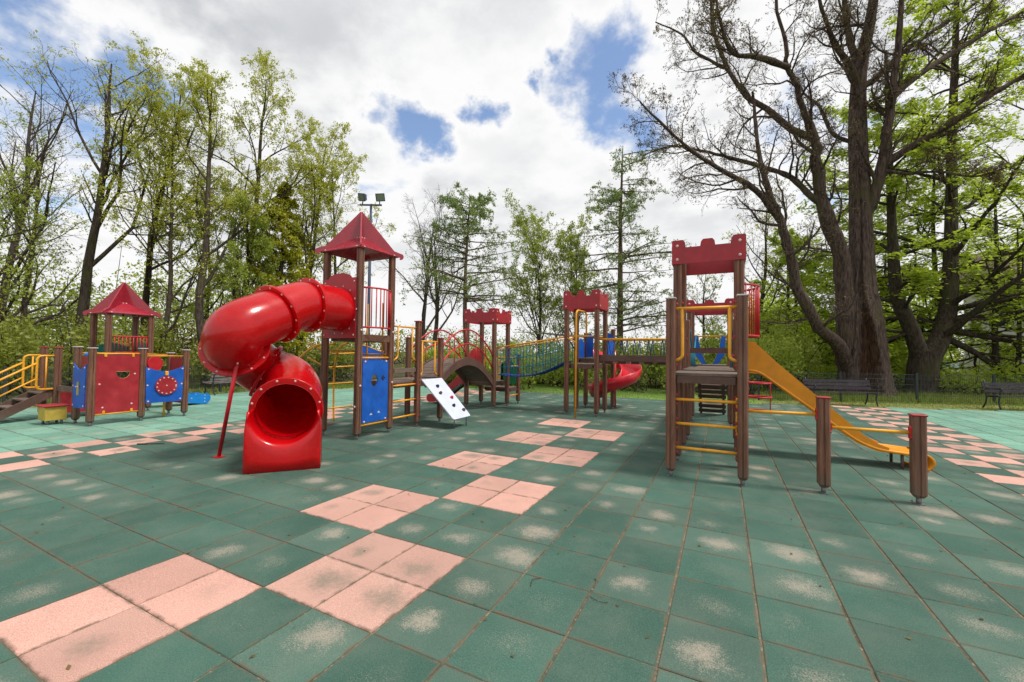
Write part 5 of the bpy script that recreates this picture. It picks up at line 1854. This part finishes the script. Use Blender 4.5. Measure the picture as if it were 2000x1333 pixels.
beech(33, 'light green beech filling the gap left of the hollow tree',
      [([(6.6, 30.2, -0.3), (6.5, 30.2, 3), (6.6, 30.4, 6), (6.5, 30.3, 8.8)], 0.17, 0.03)], 0.3, [22], 11, 0.085, 0.08, (0.36, 0.52))
beech(34, 'beech directly behind the hollow tree',
      [([(10.2, 29.8, -0.3), (10.3, 29.6, 4), (10.2, 29.9, 9), (10.4, 30, 15)], 0.26, 0.05)], 0.3, [28], 10, 0.085, 0.10, (0.28, 0.42))
beech(35, 'slim paired beech stems in front of the pale house',
      [([(14.6, 26.6, -0.3), (14.5, 26.6, 3), (14.7, 26.8, 7), (14.6, 26.7, 11)], 0.15, 0.03), ([(15.3, 26.9, -0.3), (15.5, 27.0, 3), (15.6, 27.2, 8)], 0.13, 0.03)], 0.3, [12, 7], 6, 0.08, 0.25, (0.22, 0.36))


beech(36, 'leafy beech between the forked beech and the pale house',
      [([(13.9, 31.0, -0.3), (14.0, 31.0, 4), (13.9, 31.2, 9), (14.0, 31, 15)], 0.2, 0.04)], 0.3, [30], 10, 0.09, 0.08, (0.26, 0.40))
beech(37, 'small bright beech at the fence just left of the hollow trunk',
      [([(6.3, 25.6, -0.3), (6.3, 25.6, 2.5), (6.4, 25.7, 5), (6.3, 25.6, 7.6)], 0.11, 0.02)], 0.3, [20], 9, 0.08, 0.10, (0.34, 0.52))


def larch(seed, label, x, y, h, r, z_first, n, ln, up, droop, per, size, shape):
    rg = np.random.default_rng(seed)
    P0, R0, L0 = trunk_line(rg, x, y, h, r, 14, 0.025, (0, 0), 0.08)
    parts = [tubes_np(P0, R0, 10)]
    fr = z_first / h
    ts = np.sort(rg.uniform(fr, 0.985, n))
    B = []
    for t_ in ts:
        k = t_ * 14
        i = min(int(k), 13)
        p = P0[0, i] * (1 - (k - i)) + P0[0, i + 1] * (k - i)
        q = (t_ - fr) / (1 - fr)
        L_ = ln * shape(q) * rg.uniform(0.7, 1.15)
        az = rg.uniform(0, 2 * np.pi)
        d = np.array([np.cos(az), np.sin(az), up * rg.uniform(0.4, 1.3)])
        pts = [p]
        for s_ in range(7):
            d = d + rg.normal(size=3) * 0.06
            d[2] += droop
            d /= np.linalg.norm(d)
            p = p + d * L_ / 7
            pts.append(p)
        B.append(pts)
    P1 = np.array(B)
    L1 = np.linalg.norm(np.diff(P1, axis=1), axis=2).sum(1)
    R1 = np.clip(L1 * 0.014, 0.012, 0.06)[:, None] * np.linspace(1, 0.25, 8)[None]
    P2, R2, L2 = children(rg, P1, R1, L1, 9, 0.12, 1.0, (35, 75), (0.22, 0.42), 4, 0.12, -0.05, 0.45, flat=0.5, rmin=0.005)
    P3, R3, L3 = children(rg, P2, R2, L2, 4, 0.15, 1.0, (30, 70), (0.3, 0.6), 2, 0.12, -0.16, 0.5, rmin=0.004)
    parts += [tubes_np(P1, R1, 6), tubes_np(P2, R2, 4), tubes_np(P3, R3, 3)]
    lv = [leaves_np(rg, P3, per, size, 0.05), leaves_np(rg, P2, per * 2, size, 0.05)]
    return finish_tree('larch_tree', label, 'tree', (x, y, 0), parts, lv, 'bark_conifer', 'leaf_larch')


larch(41, 'larch with bare lower trunk and flat dense top behind the scalloped castle tower', -9.8, 17.6, 10.6, 0.17, 4.4, 62, 4.0, 0.20, -0.010, 7, 0.042, lambda q: 1.0 - 0.75 * q ** 1.6)
larch(42, 'taller larch with sparse level branches behind the middle castle tower', -2.3, 21.4, 13.4, 0.21, 2.4, 74, 5.4, 0.10, -0.004, 6, 0.042, lambda q: (1.0 - 0.68 * q) * (0.8 + 0.2 * math.cos(q * 14)))
rgs = np.random.default_rng(43)


def spruce(seed, label, x, y, h, w, z0):
    rg = np.random.default_rng(seed)
    P0, R0, L0 = trunk_line(rg, x, y, h, 0.16, 12, 0.02)
    n = 150
    B = []
    for k in range(n):
        q = (k + rg.random()) / n
        z = z0 + (h - z0) * q
        L_ = w * (1 - q) ** 0.75 * rg.uniform(0.75, 1.1) + 0.1
        az = rg.uniform(0, 2 * np.pi)
        p = np.array([P0[0, min(12, int(z / h * 12)), 0], P0[0, min(12, int(z / h * 12)), 1], z])
        d = np.array([np.cos(az), np.sin(az), 0.12])
        pts = [p]
        for s_ in range(6):
            d = d + rg.normal(size=3) * 0.08
            d[2] += -0.06 if s_ < 3 else 0.08
            d /= np.linalg.norm(d)
            p = p + d * L_ / 6
            pts.append(p)
        B.append(pts)
    P1 = np.array(B)
    L1 = np.linalg.norm(np.diff(P1, axis=1), axis=2).sum(1)
    R1 = np.clip(L1 * 0.014, 0.01, 0.05)[:, None] * np.linspace(1, 0.25, 7)[None]
    P2, R2, L2 = children(rg, P1, R1, L1, 9, 0.1, 1.0, (35, 65), (0.25, 0.45), 3, 0.1, -0.06, 0.5, flat=0.4, rmin=0.005)
    parts = [tubes_np(P0, R0, 10), tubes_np(P1, R1, 5), tubes_np(P2, R2, 3)]
    lv = [leaves_np(rg, P2, 14, 0.085, 0.07), leaves_np(rg, P1, 14, 0.085, 0.08)]
    return finish_tree('spruce_tree', label, 'tree', (x, y, 0), parts, lv, 'bark_conifer', 'leaf_spruce')


spruce(44, 'dense yellow-green conifer among the leafy trees above the tube slide', -19.4, 13.0, 11.0, 2.6, 1.2)

# the hollow old tree
OAK = {
'trunk': [(8.27, 21.11, -0.3), (8.3, 21.13, 2.91), (8.19, 21.18, 4.7), (8.2, 21.3, 7.44), (8.21, 21.42, 9.3), (8.22, 21.53, 12.13), (8.32, 21.59, 14.46), (8.72, 21.68, 16.74), (8.96, 21.69, 19.01), (9.09, 21.53, 22.09)],
'stemB': [(7.72, 21.1, 0.6), (7.62, 20.9, 2.4), (7.5, 20.61, 4.66), (7.21, 20.35, 6.41), (6.63, 19.83, 8.1), (6.35, 19.58, 9.82), (6.26, 19.42, 10.83), (5.88, 19.0, 11.76), (5.55, 18.61, 12.76), (5.22, 18.22, 13.48), (5.05, 17.91, 14.44), (4.73, 17.53, 15.97), (4.42, 17.15, 17.67)],
'limbC': [(7.75, 21.0, 0.9), (7.13, 20.09, 2.17), (6.38, 19.37, 2.83), (5.59, 18.64, 4.31), (5.24, 18.23, 5.72), (4.88, 17.83, 6.97), (4.64, 17.59, 7.67), (4.25, 17.51, 8.95), (4.05, 17.63, 10.52), (3.91, 17.79, 12.56)],
'limbD': [(4.88, 17.83, 6.97), (3.96, 16.91, 8.12), (2.6, 15.78, 8.82), (1.66, 14.96, 9.41), (0.75, 14.17, 10.2), (0.11, 13.62, 10.84)],
'limbE': [(6.63, 19.83, 8.1), (6.18, 19.72, 8.49), (5.45, 19.68, 9.41), (4.45, 19.62, 10.03), (3.06, 19.37, 10.66), (1.96, 19.26, 11.13), (0.65, 18.93, 11.5), (-0.61, 18.63, 11.19)],
'limbF': [(6.26, 19.42, 10.83), (5.4, 19.21, 11.36), (4.49, 19.09, 12.42), (3.71, 19.03, 13.15), (3.06, 19.04, 14.46), (2.48, 18.97, 14.97), (1.63, 18.87, 15.75), (1.1, 18.83, 16.68), (-0.06, 18.57, 17.5)],
'limbG': [(3.06, 19.04, 14.46), (2.49, 18.52, 15.95), (2.33, 18.11, 17.33), (2.18, 17.8, 18.53)],
'limbH': [(5.22, 18.22, 13.48), (4.06, 17.07, 13.53), (3.17, 16.18, 13.38), (2.75, 15.51, 14.19), (2.55, 15.07, 15.28)],
'limbI': [(8.41, 21.4, 7.89), (8.67, 21.31, 8.5), (8.89, 21.2, 9.73), (9.16, 21.11, 11.69), (9.25, 21.05, 12.74), (9.39, 20.9, 14.6), (9.46, 20.59, 16.56), (9.46, 20.26, 18.89)],
'limbJ': [(8.93, 21.22, 9.89), (9.57, 21.21, 10.31), (10.23, 21.21, 10.69), (11.19, 21.25, 11.26), (12.1, 21.26, 11.97), (13.32, 21.43, 12.71), (14.12, 21.38, 13.21)],
'limbK': [(9.25, 21.05, 12.74), (10.37, 21.95, 13.9), (12.45, 23.68, 15.65), (14.48, 25.38, 17.3), (16.56, 26.99, 18.85)],
'limbL': [(8.44, 21.65, 13.76), (9.04, 22.18, 14.33), (10.38, 23.3, 15.88), (11.77, 24.45, 17.19), (13.71, 26.0, 18.9), (15.38, 27.4, 20.67)],
'limbM': [(8.23, 21.54, 11.08), (7.86, 21.58, 11.39), (7.29, 21.74, 11.97), (6.9, 22.1, 13.52), (6.38, 22.4, 14.42), (5.96, 22.63, 15.56)],
'limbN': [(8.25, 21.55, 13.53), (7.83, 21.0, 14.43), (7.2, 20.34, 15.17), (6.82, 19.82, 15.79), (6.45, 19.29, 16.69), (6.22, 18.95, 17.83)],
'limbO': [(8.32, 21.59, 14.23), (7.95, 21.85, 16.66), (7.95, 22.3, 18.95), (8.19, 22.86, 21.85)],
'limbP': [(8.89, 21.2, 9.73), (9.64, 20.91, 9.3), (10.51, 20.68, 9.15), (11.47, 20.49, 8.69), (12.3, 20.46, 8.83)],
}
ORAD = {'stemB': (0.46, 0.05), 'limbC': (0.28, 0.05), 'limbD': (0.12, 0.025), 'limbE': (0.15, 0.025), 'limbF': (0.15, 0.025), 'limbG': (0.10, 0.03), 'limbH': (0.13, 0.03), 'limbI': (0.24, 0.07), 'limbJ': (0.19, 0.05), 'limbK': (0.16, 0.04),
        'limbL': (0.15, 0.04), 'limbM': (0.11, 0.03), 'limbN': (0.16, 0.04), 'limbO': (0.17, 0.05), 'limbP': (0.08, 0.02)}
rg = np.random.default_rng(77)
ow, P1s = [], []
for k, (ra, rb) in ORAD.items():
    sp = np.array([tuple(v) for v in spline(OAK[k], 4)])
    sp[1:-1] += rg.normal(size=(len(sp) - 2, 3)) * ra * 0.06
    rad = np.linspace(1, 0, len(sp)) ** (1.7 if k == 'stemB' else 1.0) * (ra - rb) + rb
    rad *= 1 + rg.normal(size=len(sp)) * 0.06
    ow.append(tubes_np(sp[None], rad[None], 12))
    f = np.linspace(0, len(sp) - 1.001, 12)
    i = f.astype(int)
    P1s.append((sp[i] * (1 - (f - i))[:, None] + sp[i + 1] * (f - i)[:, None], rad[i], np.linalg.norm(np.diff(sp, axis=0), axis=1).sum()))
# upper trunk line also bears branches
sp = np.array([tuple(v) for v in spline(OAK['trunk'], 4)])
f = np.linspace(len(sp) * 0.45, len(sp) - 1.001, 12)
i = f.astype(int)
P1s.append((sp[i], np.linspace(0.42, 0.1, 12), 12.0))
P1 = np.array([p for p, _, _ in P1s])
R1 = np.array([r_ for _, r_, _ in P1s])
L1 = np.array([l for _, _, l in P1s])
P2, R2, L2 = children(rg, P1, R1, np.minimum(L1, 9.0), 16, 0.18, 1.0, (25, 65), (0.20, 0.38), 8, 0.20, 0.07, 0.42)
P3, R3, L3 = children(rg, P2, R2, L2, 8, 0.12, 1.0, (28, 70), (0.34, 0.6), 5, 0.24, 0.05, 0.5, rmin=0.007)
P4, R4, L4 = children(rg, P3, R3, L3, 5, 0.2, 1.0, (28, 70), (0.4, 0.7), 2, 0.24, 0.03, 0.55, rmin=0.005)
P5, R5, L5 = children(rg, P4, R4, L4, 2, 0.3, 1.0, (25, 60), (0.4, 0.7), 1, 0.2, 0.03, 0.55, rmin=0.004)
ow += [tubes_np(P2, R2, 6), tubes_np(P3, R3, 4), tubes_np(P4, R4, 3), tubes_np(P5, R5, 3)]
oak = thing('hollow_tree', 'huge old bare tree with a split hollow trunk behind the bench', 'tree', (8.27, 21.11, 0), 'trees around the playground')
off = np.array([8.27, 21.11, 0])
V, Q_ = join_np(ow)
fast_mesh('limbs', V - off, Q_, M['bark_oak'], oak)
V, Q_ = leaves_np(rg, P5, 2, 0.032, 0.03)
fast_mesh('crown', V - off, Q_, M['bud'], oak, smooth=False)
# trunk: fluted bole with a rotten cavity facing the playground
SA, zs = 72, np.concatenate([np.linspace(-0.3, 6.5, 40), np.linspace(6.8, 22, 24)])
tl = np.array([tuple(v) for v in spline(OAK['trunk'], 10)])
vc = []
cav_dir = math.atan2(CAM.y - 21.1, CAM.x - 8.27) + 0.02
mids = np.zeros((len(zs), SA))
for zi, z in enumerate(zs):
    j = int(np.argmin(np.abs(tl[:, 2] - z)))
    cxy = tl[j, :2]
    r0 = np.interp(z, [-0.3, 0.3, 1.2, 3, 5, 7.4, 9.5, 12, 16, 22], [1.22, 0.93, 0.78, 0.64, 0.46, 0.39, 0.37, 0.33, 0.22, 0.08])
    for a_ in range(SA):
        an = 2 * PI * a_ / SA
        da = (an - cav_dir + PI) % (2 * PI) - PI
        rr_ = r0 * (1 + 0.07 * math.sin(3 * an + 0.4 * z) + 0.05 * math.sin(7 * an - 0.5 * z + 1) + 0.025 * math.sin(15 * an + 1.3 * z))
        shift = 0.10 * math.sin(z * 1.1)
        wid = float(np.interp(z, [-0.3, 0.2, 1.2, 2.6, 3.4, 5.2, 9], [0.40, 0.50, 0.60, 0.40, 0.22, 0.14, 0.07]))
        dep_ = float(np.interp(z, [-0.3, 0.1, 1, 2.6, 3.6, 5.5, 9, 11], [0.4, 0.6, 0.72, 0.62, 0.4, 0.3, 0.22, 0]))
        q = max(0.0, 1 - ((da - shift) / wid) ** 2)
        rr_ *= 1 - dep_ * q ** 0.5
        rr_ *= 1 + 0.10 * math.exp(-(((abs(da - shift) - wid * 1.25) / 0.16) ** 2)) * (dep_ > 0.05)
        mids[zi, a_] = 1 if (q > 0.12 and z < 3.6) else 0
        vc.append((cxy[0] + rr_ * math.cos(an), cxy[1] + rr_ * math.sin(an), z))
V = np.array(vc)
ii = np.arange(len(zs) * SA).reshape(len(zs), SA)
Q_ = np.stack([ii[:-1], np.roll(ii, -1, 1)[:-1], np.roll(ii, -1, 1)[1:], ii[1:]], -1).reshape(-1, 4)
fast_mesh('trunk', V - off, Q_, None, oak, mats=[M['bark_oak'], M['shaded_rot']], midx=mids[:-1].ravel())

# ------------------------------------------------------------------ undergrowth and far wood
def clump_mass(name, label, cat, seed, centres, leaf, n_leaf, size, stems=True, bark='bark'):
    rg = np.random.default_rng(seed)
    Cn = np.array([c[:3] for c in centres])
    Rn = np.array([c[3:6] for c in centres])
    k = rg.integers(0, len(Cn), n_leaf)
    d = rg.normal(size=(n_leaf, 3))
    d /= np.linalg.norm(d, axis=1, keepdims=True)
    d *= rg.random((n_leaf, 1)) ** 0.45
    c = Cn[k] + d * Rn[k] * (0.72 + 0.28 * rg.random((n_leaf, 1)))
    c = c[c[:, 2] > 0.02]
    o = thing(name, label, cat, (float(Cn[0, 0]), float(Cn[0, 1]), 0), kind='stuff')
    off = np.array([Cn[0, 0], Cn[0, 1], 0])
    V, Q_ = leaf_quads(rg, c, size)
    fast_mesh('foliage', V - off, Q_, M[leaf], o, 'stuff', smooth=False)
    if stems:
        m = len(Cn) * 6
        k = rg.integers(0, len(Cn), m)
        b = Cn[k] * np.array([1, 1, 0]) + rg.normal(size=(m, 3)) * Rn[k] * np.array([0.45, 0.45, 0])
        tip = Cn[k] + rg.normal(size=(m, 3)) * Rn[k] * 0.55
        tip[:, 2] = np.maximum(tip[:, 2], 0.4)
        mid = (b + tip) / 2 + rg.normal(size=(m, 3)) * 0.15
        P = np.stack([b, mid, tip], 1)
        Rr = np.array([0.03, 0.02, 0.008])[None] * (0.6 + rg.random((m, 1)))
        V, Q_ = tubes_np(P, Rr, 4)
        fast_mesh('stems', V - off, Q_, M[bark], o, 'stuff')
    return o


def band(seed, pts, step, hw, hh, depth):
    """Clump centres along a line of ground points."""
    rg = np.random.default_rng(seed)
    out = []
    for (xa, ya), (xb, yb) in zip(pts, pts[1:]):
        L = math.hypot(xb - xa, yb - ya)
        for i in range(max(1, int(L / step))):
            f_ = (i + rg.random()) / max(1, int(L / step))
            h = rg.uniform(*hh)
            w_ = rg.uniform(*hw)
            nx2, ny2 = -(yb - ya) / L, (xb - xa) / L
            q = rg.uniform(0, depth)
            out.append((xa + (xb - xa) * f_ + nx2 * q, ya + (yb - ya) * f_ + ny2 * q, h * 0.5, w_, w_, h * 0.55))
    return out


clump_mass('undergrowth', 'dense brownish green shrubs behind the playhouse fence', 'shrubs', 1, band(1, [(-16.5, -4), (-16.8, 4), (-17.0, 10), (-15.2, 16)], 0.62, (0.7, 1.5), (1.2, 3.2), 7), 'leaf_dark', 42000, 0.075)
clump_mass('undergrowth', 'copper-brown shrubs under the trees behind the playhouse', 'shrubs', 2, band(2, [(-24, -2), (-26, 6), (-22, 14)], 1.3, (0.9, 1.6), (2.0, 5.0), 4), 'leaf_brown', 9000, 0.07)
clump_mass('undergrowth', 'green shrubs behind the fence beyond the lawn', 'shrubs', 3, band(3, [(2.2, 21.4), (-3.6, 20.2), (-12.2, 16.4)], 0.5, (0.6, 1.3), (1.2, 2.7), 4), 'leaf_mid', 34000, 0.07)
clump_mass('undergrowth', 'grey-green scrub right of the second larch', 'shrubs', 4, band(4, [(6.5, 24.5), (1.5, 22.2)], 0.5, (0.7, 1.3), (1.5, 4.0), 4), 'leaf_mid', 14000, 0.07)
clump_mass('undergrowth', 'bright leafy growth around the foot of the hollow tree', 'shrubs', 5, band(5, [(26, 33.5), (12, 29.6), (5, 26.5)], 0.7, (0.8, 1.5), (0.8, 1.8), 5), 'leaf_beech', 20000, 0.075)
far_pts = [(-55, -30), (-50, 8), (-38, 30), (-22, 40), (-8, 48), (8, 52), (26, 50), (45, 40)]
clump_mass('treeline', 'far wood showing as one green mass between the trees', 'trees', 6, band(6, far_pts, 0.7, (1.6, 3.0), (3.0, 5.5), 6), 'leaf_dark', 46000, 0.14)
clump_mass('treeline', 'taller far wood behind the playhouse', 'trees', 7, band(7, [(-42, -16), (-38, 6), (-32, 20)], 0.8, (1.6, 2.8), (6, 10), 5), 'leaf_mid', 32000, 0.12)
clump_mass('treeline', 'leafy far wood behind the hollow tree', 'trees', 8, band(8, [(14.5, 39.5), (4, 37)], 0.8, (1.6, 2.8), (4, 9), 5), 'leaf_beech', 36000, 0.11)

# grass: lawn, verge and tufts along the fences
rg = np.random.default_rng(9)
gc = []


def scatter_poly(poly, n):
    P = np.array(poly)
    lo, hi = P.min(0), P.max(0)
    q = lo + rg.random((n * 3, 2)) * (hi - lo)
    ins = np.zeros(len(q), bool)
    j = len(P) - 1
    for i in range(len(P)):
        c = ((P[i, 1] > q[:, 1]) != (P[j, 1] > q[:, 1])) & (q[:, 0] < (P[j, 0] - P[i, 0]) * (q[:, 1] - P[i, 1]) / (P[j, 1] - P[i, 1] + 1e-12) + P[i, 0])
        ins ^= c
        j = i
    return q[ins][:n]


spots = [(scatter_poly([(-9.0, 13.9), (1.1, 13.9), (3.9, 14.8), (3.9, 16.3), (1.0, 20.4), (-7.5, 18.2), (-11.4, 15.6)], 16000), 0.05),
         (scatter_poly([(4.2, 15.1), (8, 16.3), (15, 18.3), (20, 20), (21, 23), (9.3, 18.8), (4, 16.4)], 6000), 0.06),
         (scatter_poly([(4.0, 16.1), (21, 22.8), (22, 27), (4, 20)], 12000), 0.22),
         (scatter_poly([(-14.6, -5), (-13.75, -5), (-13.75, 8), (-9.5, 14), (-12, 16.5), (-15.6, 10)], 9000), 0.16),
         (scatter_poly([(-12, 15.6), (-4, 19.3), (1.2, 20.5), (1.0, 21.3), (-4, 20.4), (-12, 16.8)], 6000), 0.25)]
Vs = []
for q, hgt in spots:
    n = len(q)
    an = rg.random(n) * 2 * np.pi
    hh = hgt * (0.4 + rg.random(n))
    wd = 0.006 + 0.012 * rg.random(n)
    le = rg.normal(size=(n, 2)) * hh[:, None] * 0.45
    b0 = np.stack([q[:, 0] - np.cos(an) * wd, q[:, 1] - np.sin(an) * wd, np.full(n, -0.05)], 1)
    b1 = np.stack([q[:, 0] + np.cos(an) * wd, q[:, 1] + np.sin(an) * wd, np.full(n, -0.05)], 1)
    tp = np.stack([q[:, 0] + le[:, 0], q[:, 1] + le[:, 1], hh - 0.03], 1)
    Vs.append(np.stack([b0, b1, tp], 1).reshape(-1, 3))
V = np.concatenate(Vs)
tag(fast_mesh('grass', V, np.arange(len(V)).reshape(-1, 3), M['grass'], smooth=False), 'short grass on the lawn and along the fences', 'grass', kind='stuff')

# ------------------------------------------------------------------ house and car beyond the trees
o = thing('house', 'pale rendered house glimpsed through the beech leaves', 'house', (18.2, 39.4, 0))
hu, hv = Vector((0.893, -0.45, 0)), Vector((0.45, 0.893, 0))
hb = Vector((18.2, 39.4, 0))


def hbox(name, mat, parent, u0, u1, v0, v1, z0, z1):
    vs_ = [hb + hu * a + hv * b + Vector((0, 0, z)) for z in (z0, z1) for a, b in ((u0, v0), (u1, v0), (u1, v1), (u0, v1))]
    return MB().add(vs_, [(3, 2, 1, 0), (4, 5, 6, 7), (0, 1, 5, 4), (1, 2, 6, 5), (2, 3, 7, 6), (3, 0, 4, 7)]).build(name, M[mat], parent)


hbox('wall', 'render', o, 0, 16, 0, 9, -0.4, 6.6)
vs_ = [hb + hu * a + hv * b + Vector((0, 0, z)) for a, b, z in ((-0.5, -0.5, 6.5), (16.5, -0.5, 6.5), (16.5, 9.5, 6.5), (-0.5, 9.5, 6.5), (-0.5, 4.5, 9.8), (16.5, 4.5, 9.8))]
MB().add(vs_, [(0, 1, 5, 4), (2, 3, 4, 5), (0, 4, 3), (1, 2, 5), (3, 2, 1, 0)]).build('roof', M['roof_tile'], o)
for z0 in (1.0, 3.9):
    for u0 in (1.2, 4.0, 6.8, 9.6, 12.4):
        wdw = hbox('window', 'render', o, u0 - 0.08, u0 + 1.18, -0.05, 0.02, z0 - 0.08, z0 + 1.58)
        hbox('pane', 'glass', wdw, u0, u0 + 1.1, -0.07, -0.05, z0, z0 + 1.5)
c_ = thing('parked_car', 'pale blue car parked beyond the fence, seen between tree trunks', 'car', (15.9, 33.6, 0))
cb_, cu, cv = Vector((15.9, 33.6, -0.05)), Vector((0.39, 0.921, 0)), Vector((-0.921, 0.39, 0))


def cprism(name, mat, prof, v0, v1):
    vs_ = [cb_ + cu * a + cv * v + Vector((0, 0, z)) for v in (v0, v1) for a, z in prof]
    k = len(prof)
    return MB().add(vs_, [tuple(range(k)), tuple(reversed(range(k, 2 * k)))] + [(i, k + i, k + (i + 1) % k, (i + 1) % k) for i in range(k)]).build(name, M[mat], c_)


cprism('body', 'carpaint', [(0, 0.3), (4.1, 0.3), (4.15, 0.7), (3.9, 0.88), (3.1, 0.95), (0.35, 0.98), (0.02, 0.8)], 0, 1.7)
cprism('cabin', 'carpaint', [(0.3, 0.97), (3.1, 0.94), (2.45, 1.46), (0.75, 1.48)], 0.12, 1.58)
cprism('side_window', 'glass', [(0.62, 1.02), (2.75, 1.0), (2.36, 1.38), (0.88, 1.40)], 0.10, 0.118)
for a in (0.75, 3.3):
    for v in (0.05, 1.65):
        q = cb_ + cu * a + cv * v + Vector((0, 0, 0.3))
        MB().disc(q, cv, 0.3, 0.2, 18).build('wheel', M['black'], c_)

# ------------------------------------------------------------------ litter on the tiles
tw = MB().tube(spline([(-5.95, 1.62, 0.012), (-5.80, 1.72, 0.014), (-5.62, 1.86, 0.012)], 4), [0.011] * 4 + [0.008] * 4 + [0.006], 6).build('fallen_twig', M['bark'])
tag(tw, 'dark broken twig lying on the green tiles left of the tube slide', 'twig')
tw = MB().tube(spline([(1.62, 0.86, 0.008), (1.60, 0.93, 0.014), (1.64, 0.99, 0.008)], 4), [0.0022] * 9, 5).build('fallen_twig', M['bark'])
tag(tw, 'small curled twig on a green tile in the foreground', 'twig')
tw = MB().tube(spline([(2.02, 0.93, 0.010), (2.08, 0.90, 0.012), (2.14, 0.92, 0.009)], 4), [0.0018] * 9, 5).build('fallen_twig', M['bark'])
tag(tw, 'thin twig lying across a sandy joint in the foreground', 'twig')
n = 420
q = np.stack([rg.uniform(-7, 8, n), rg.uniform(-1.2, 9, n), np.full(n, 0.008)], 1)
V, Q_ = leaf_quads(rg, q, 0.016, 0.85)
V[:, 2] = np.maximum(V[:, 2], 0.003)
tag(fast_mesh('fallen_leaves', V, Q_, M['bud'], smooth=False), 'tiny dry leaves and bud scales scattered over the tiles', 'leaves', kind='stuff')
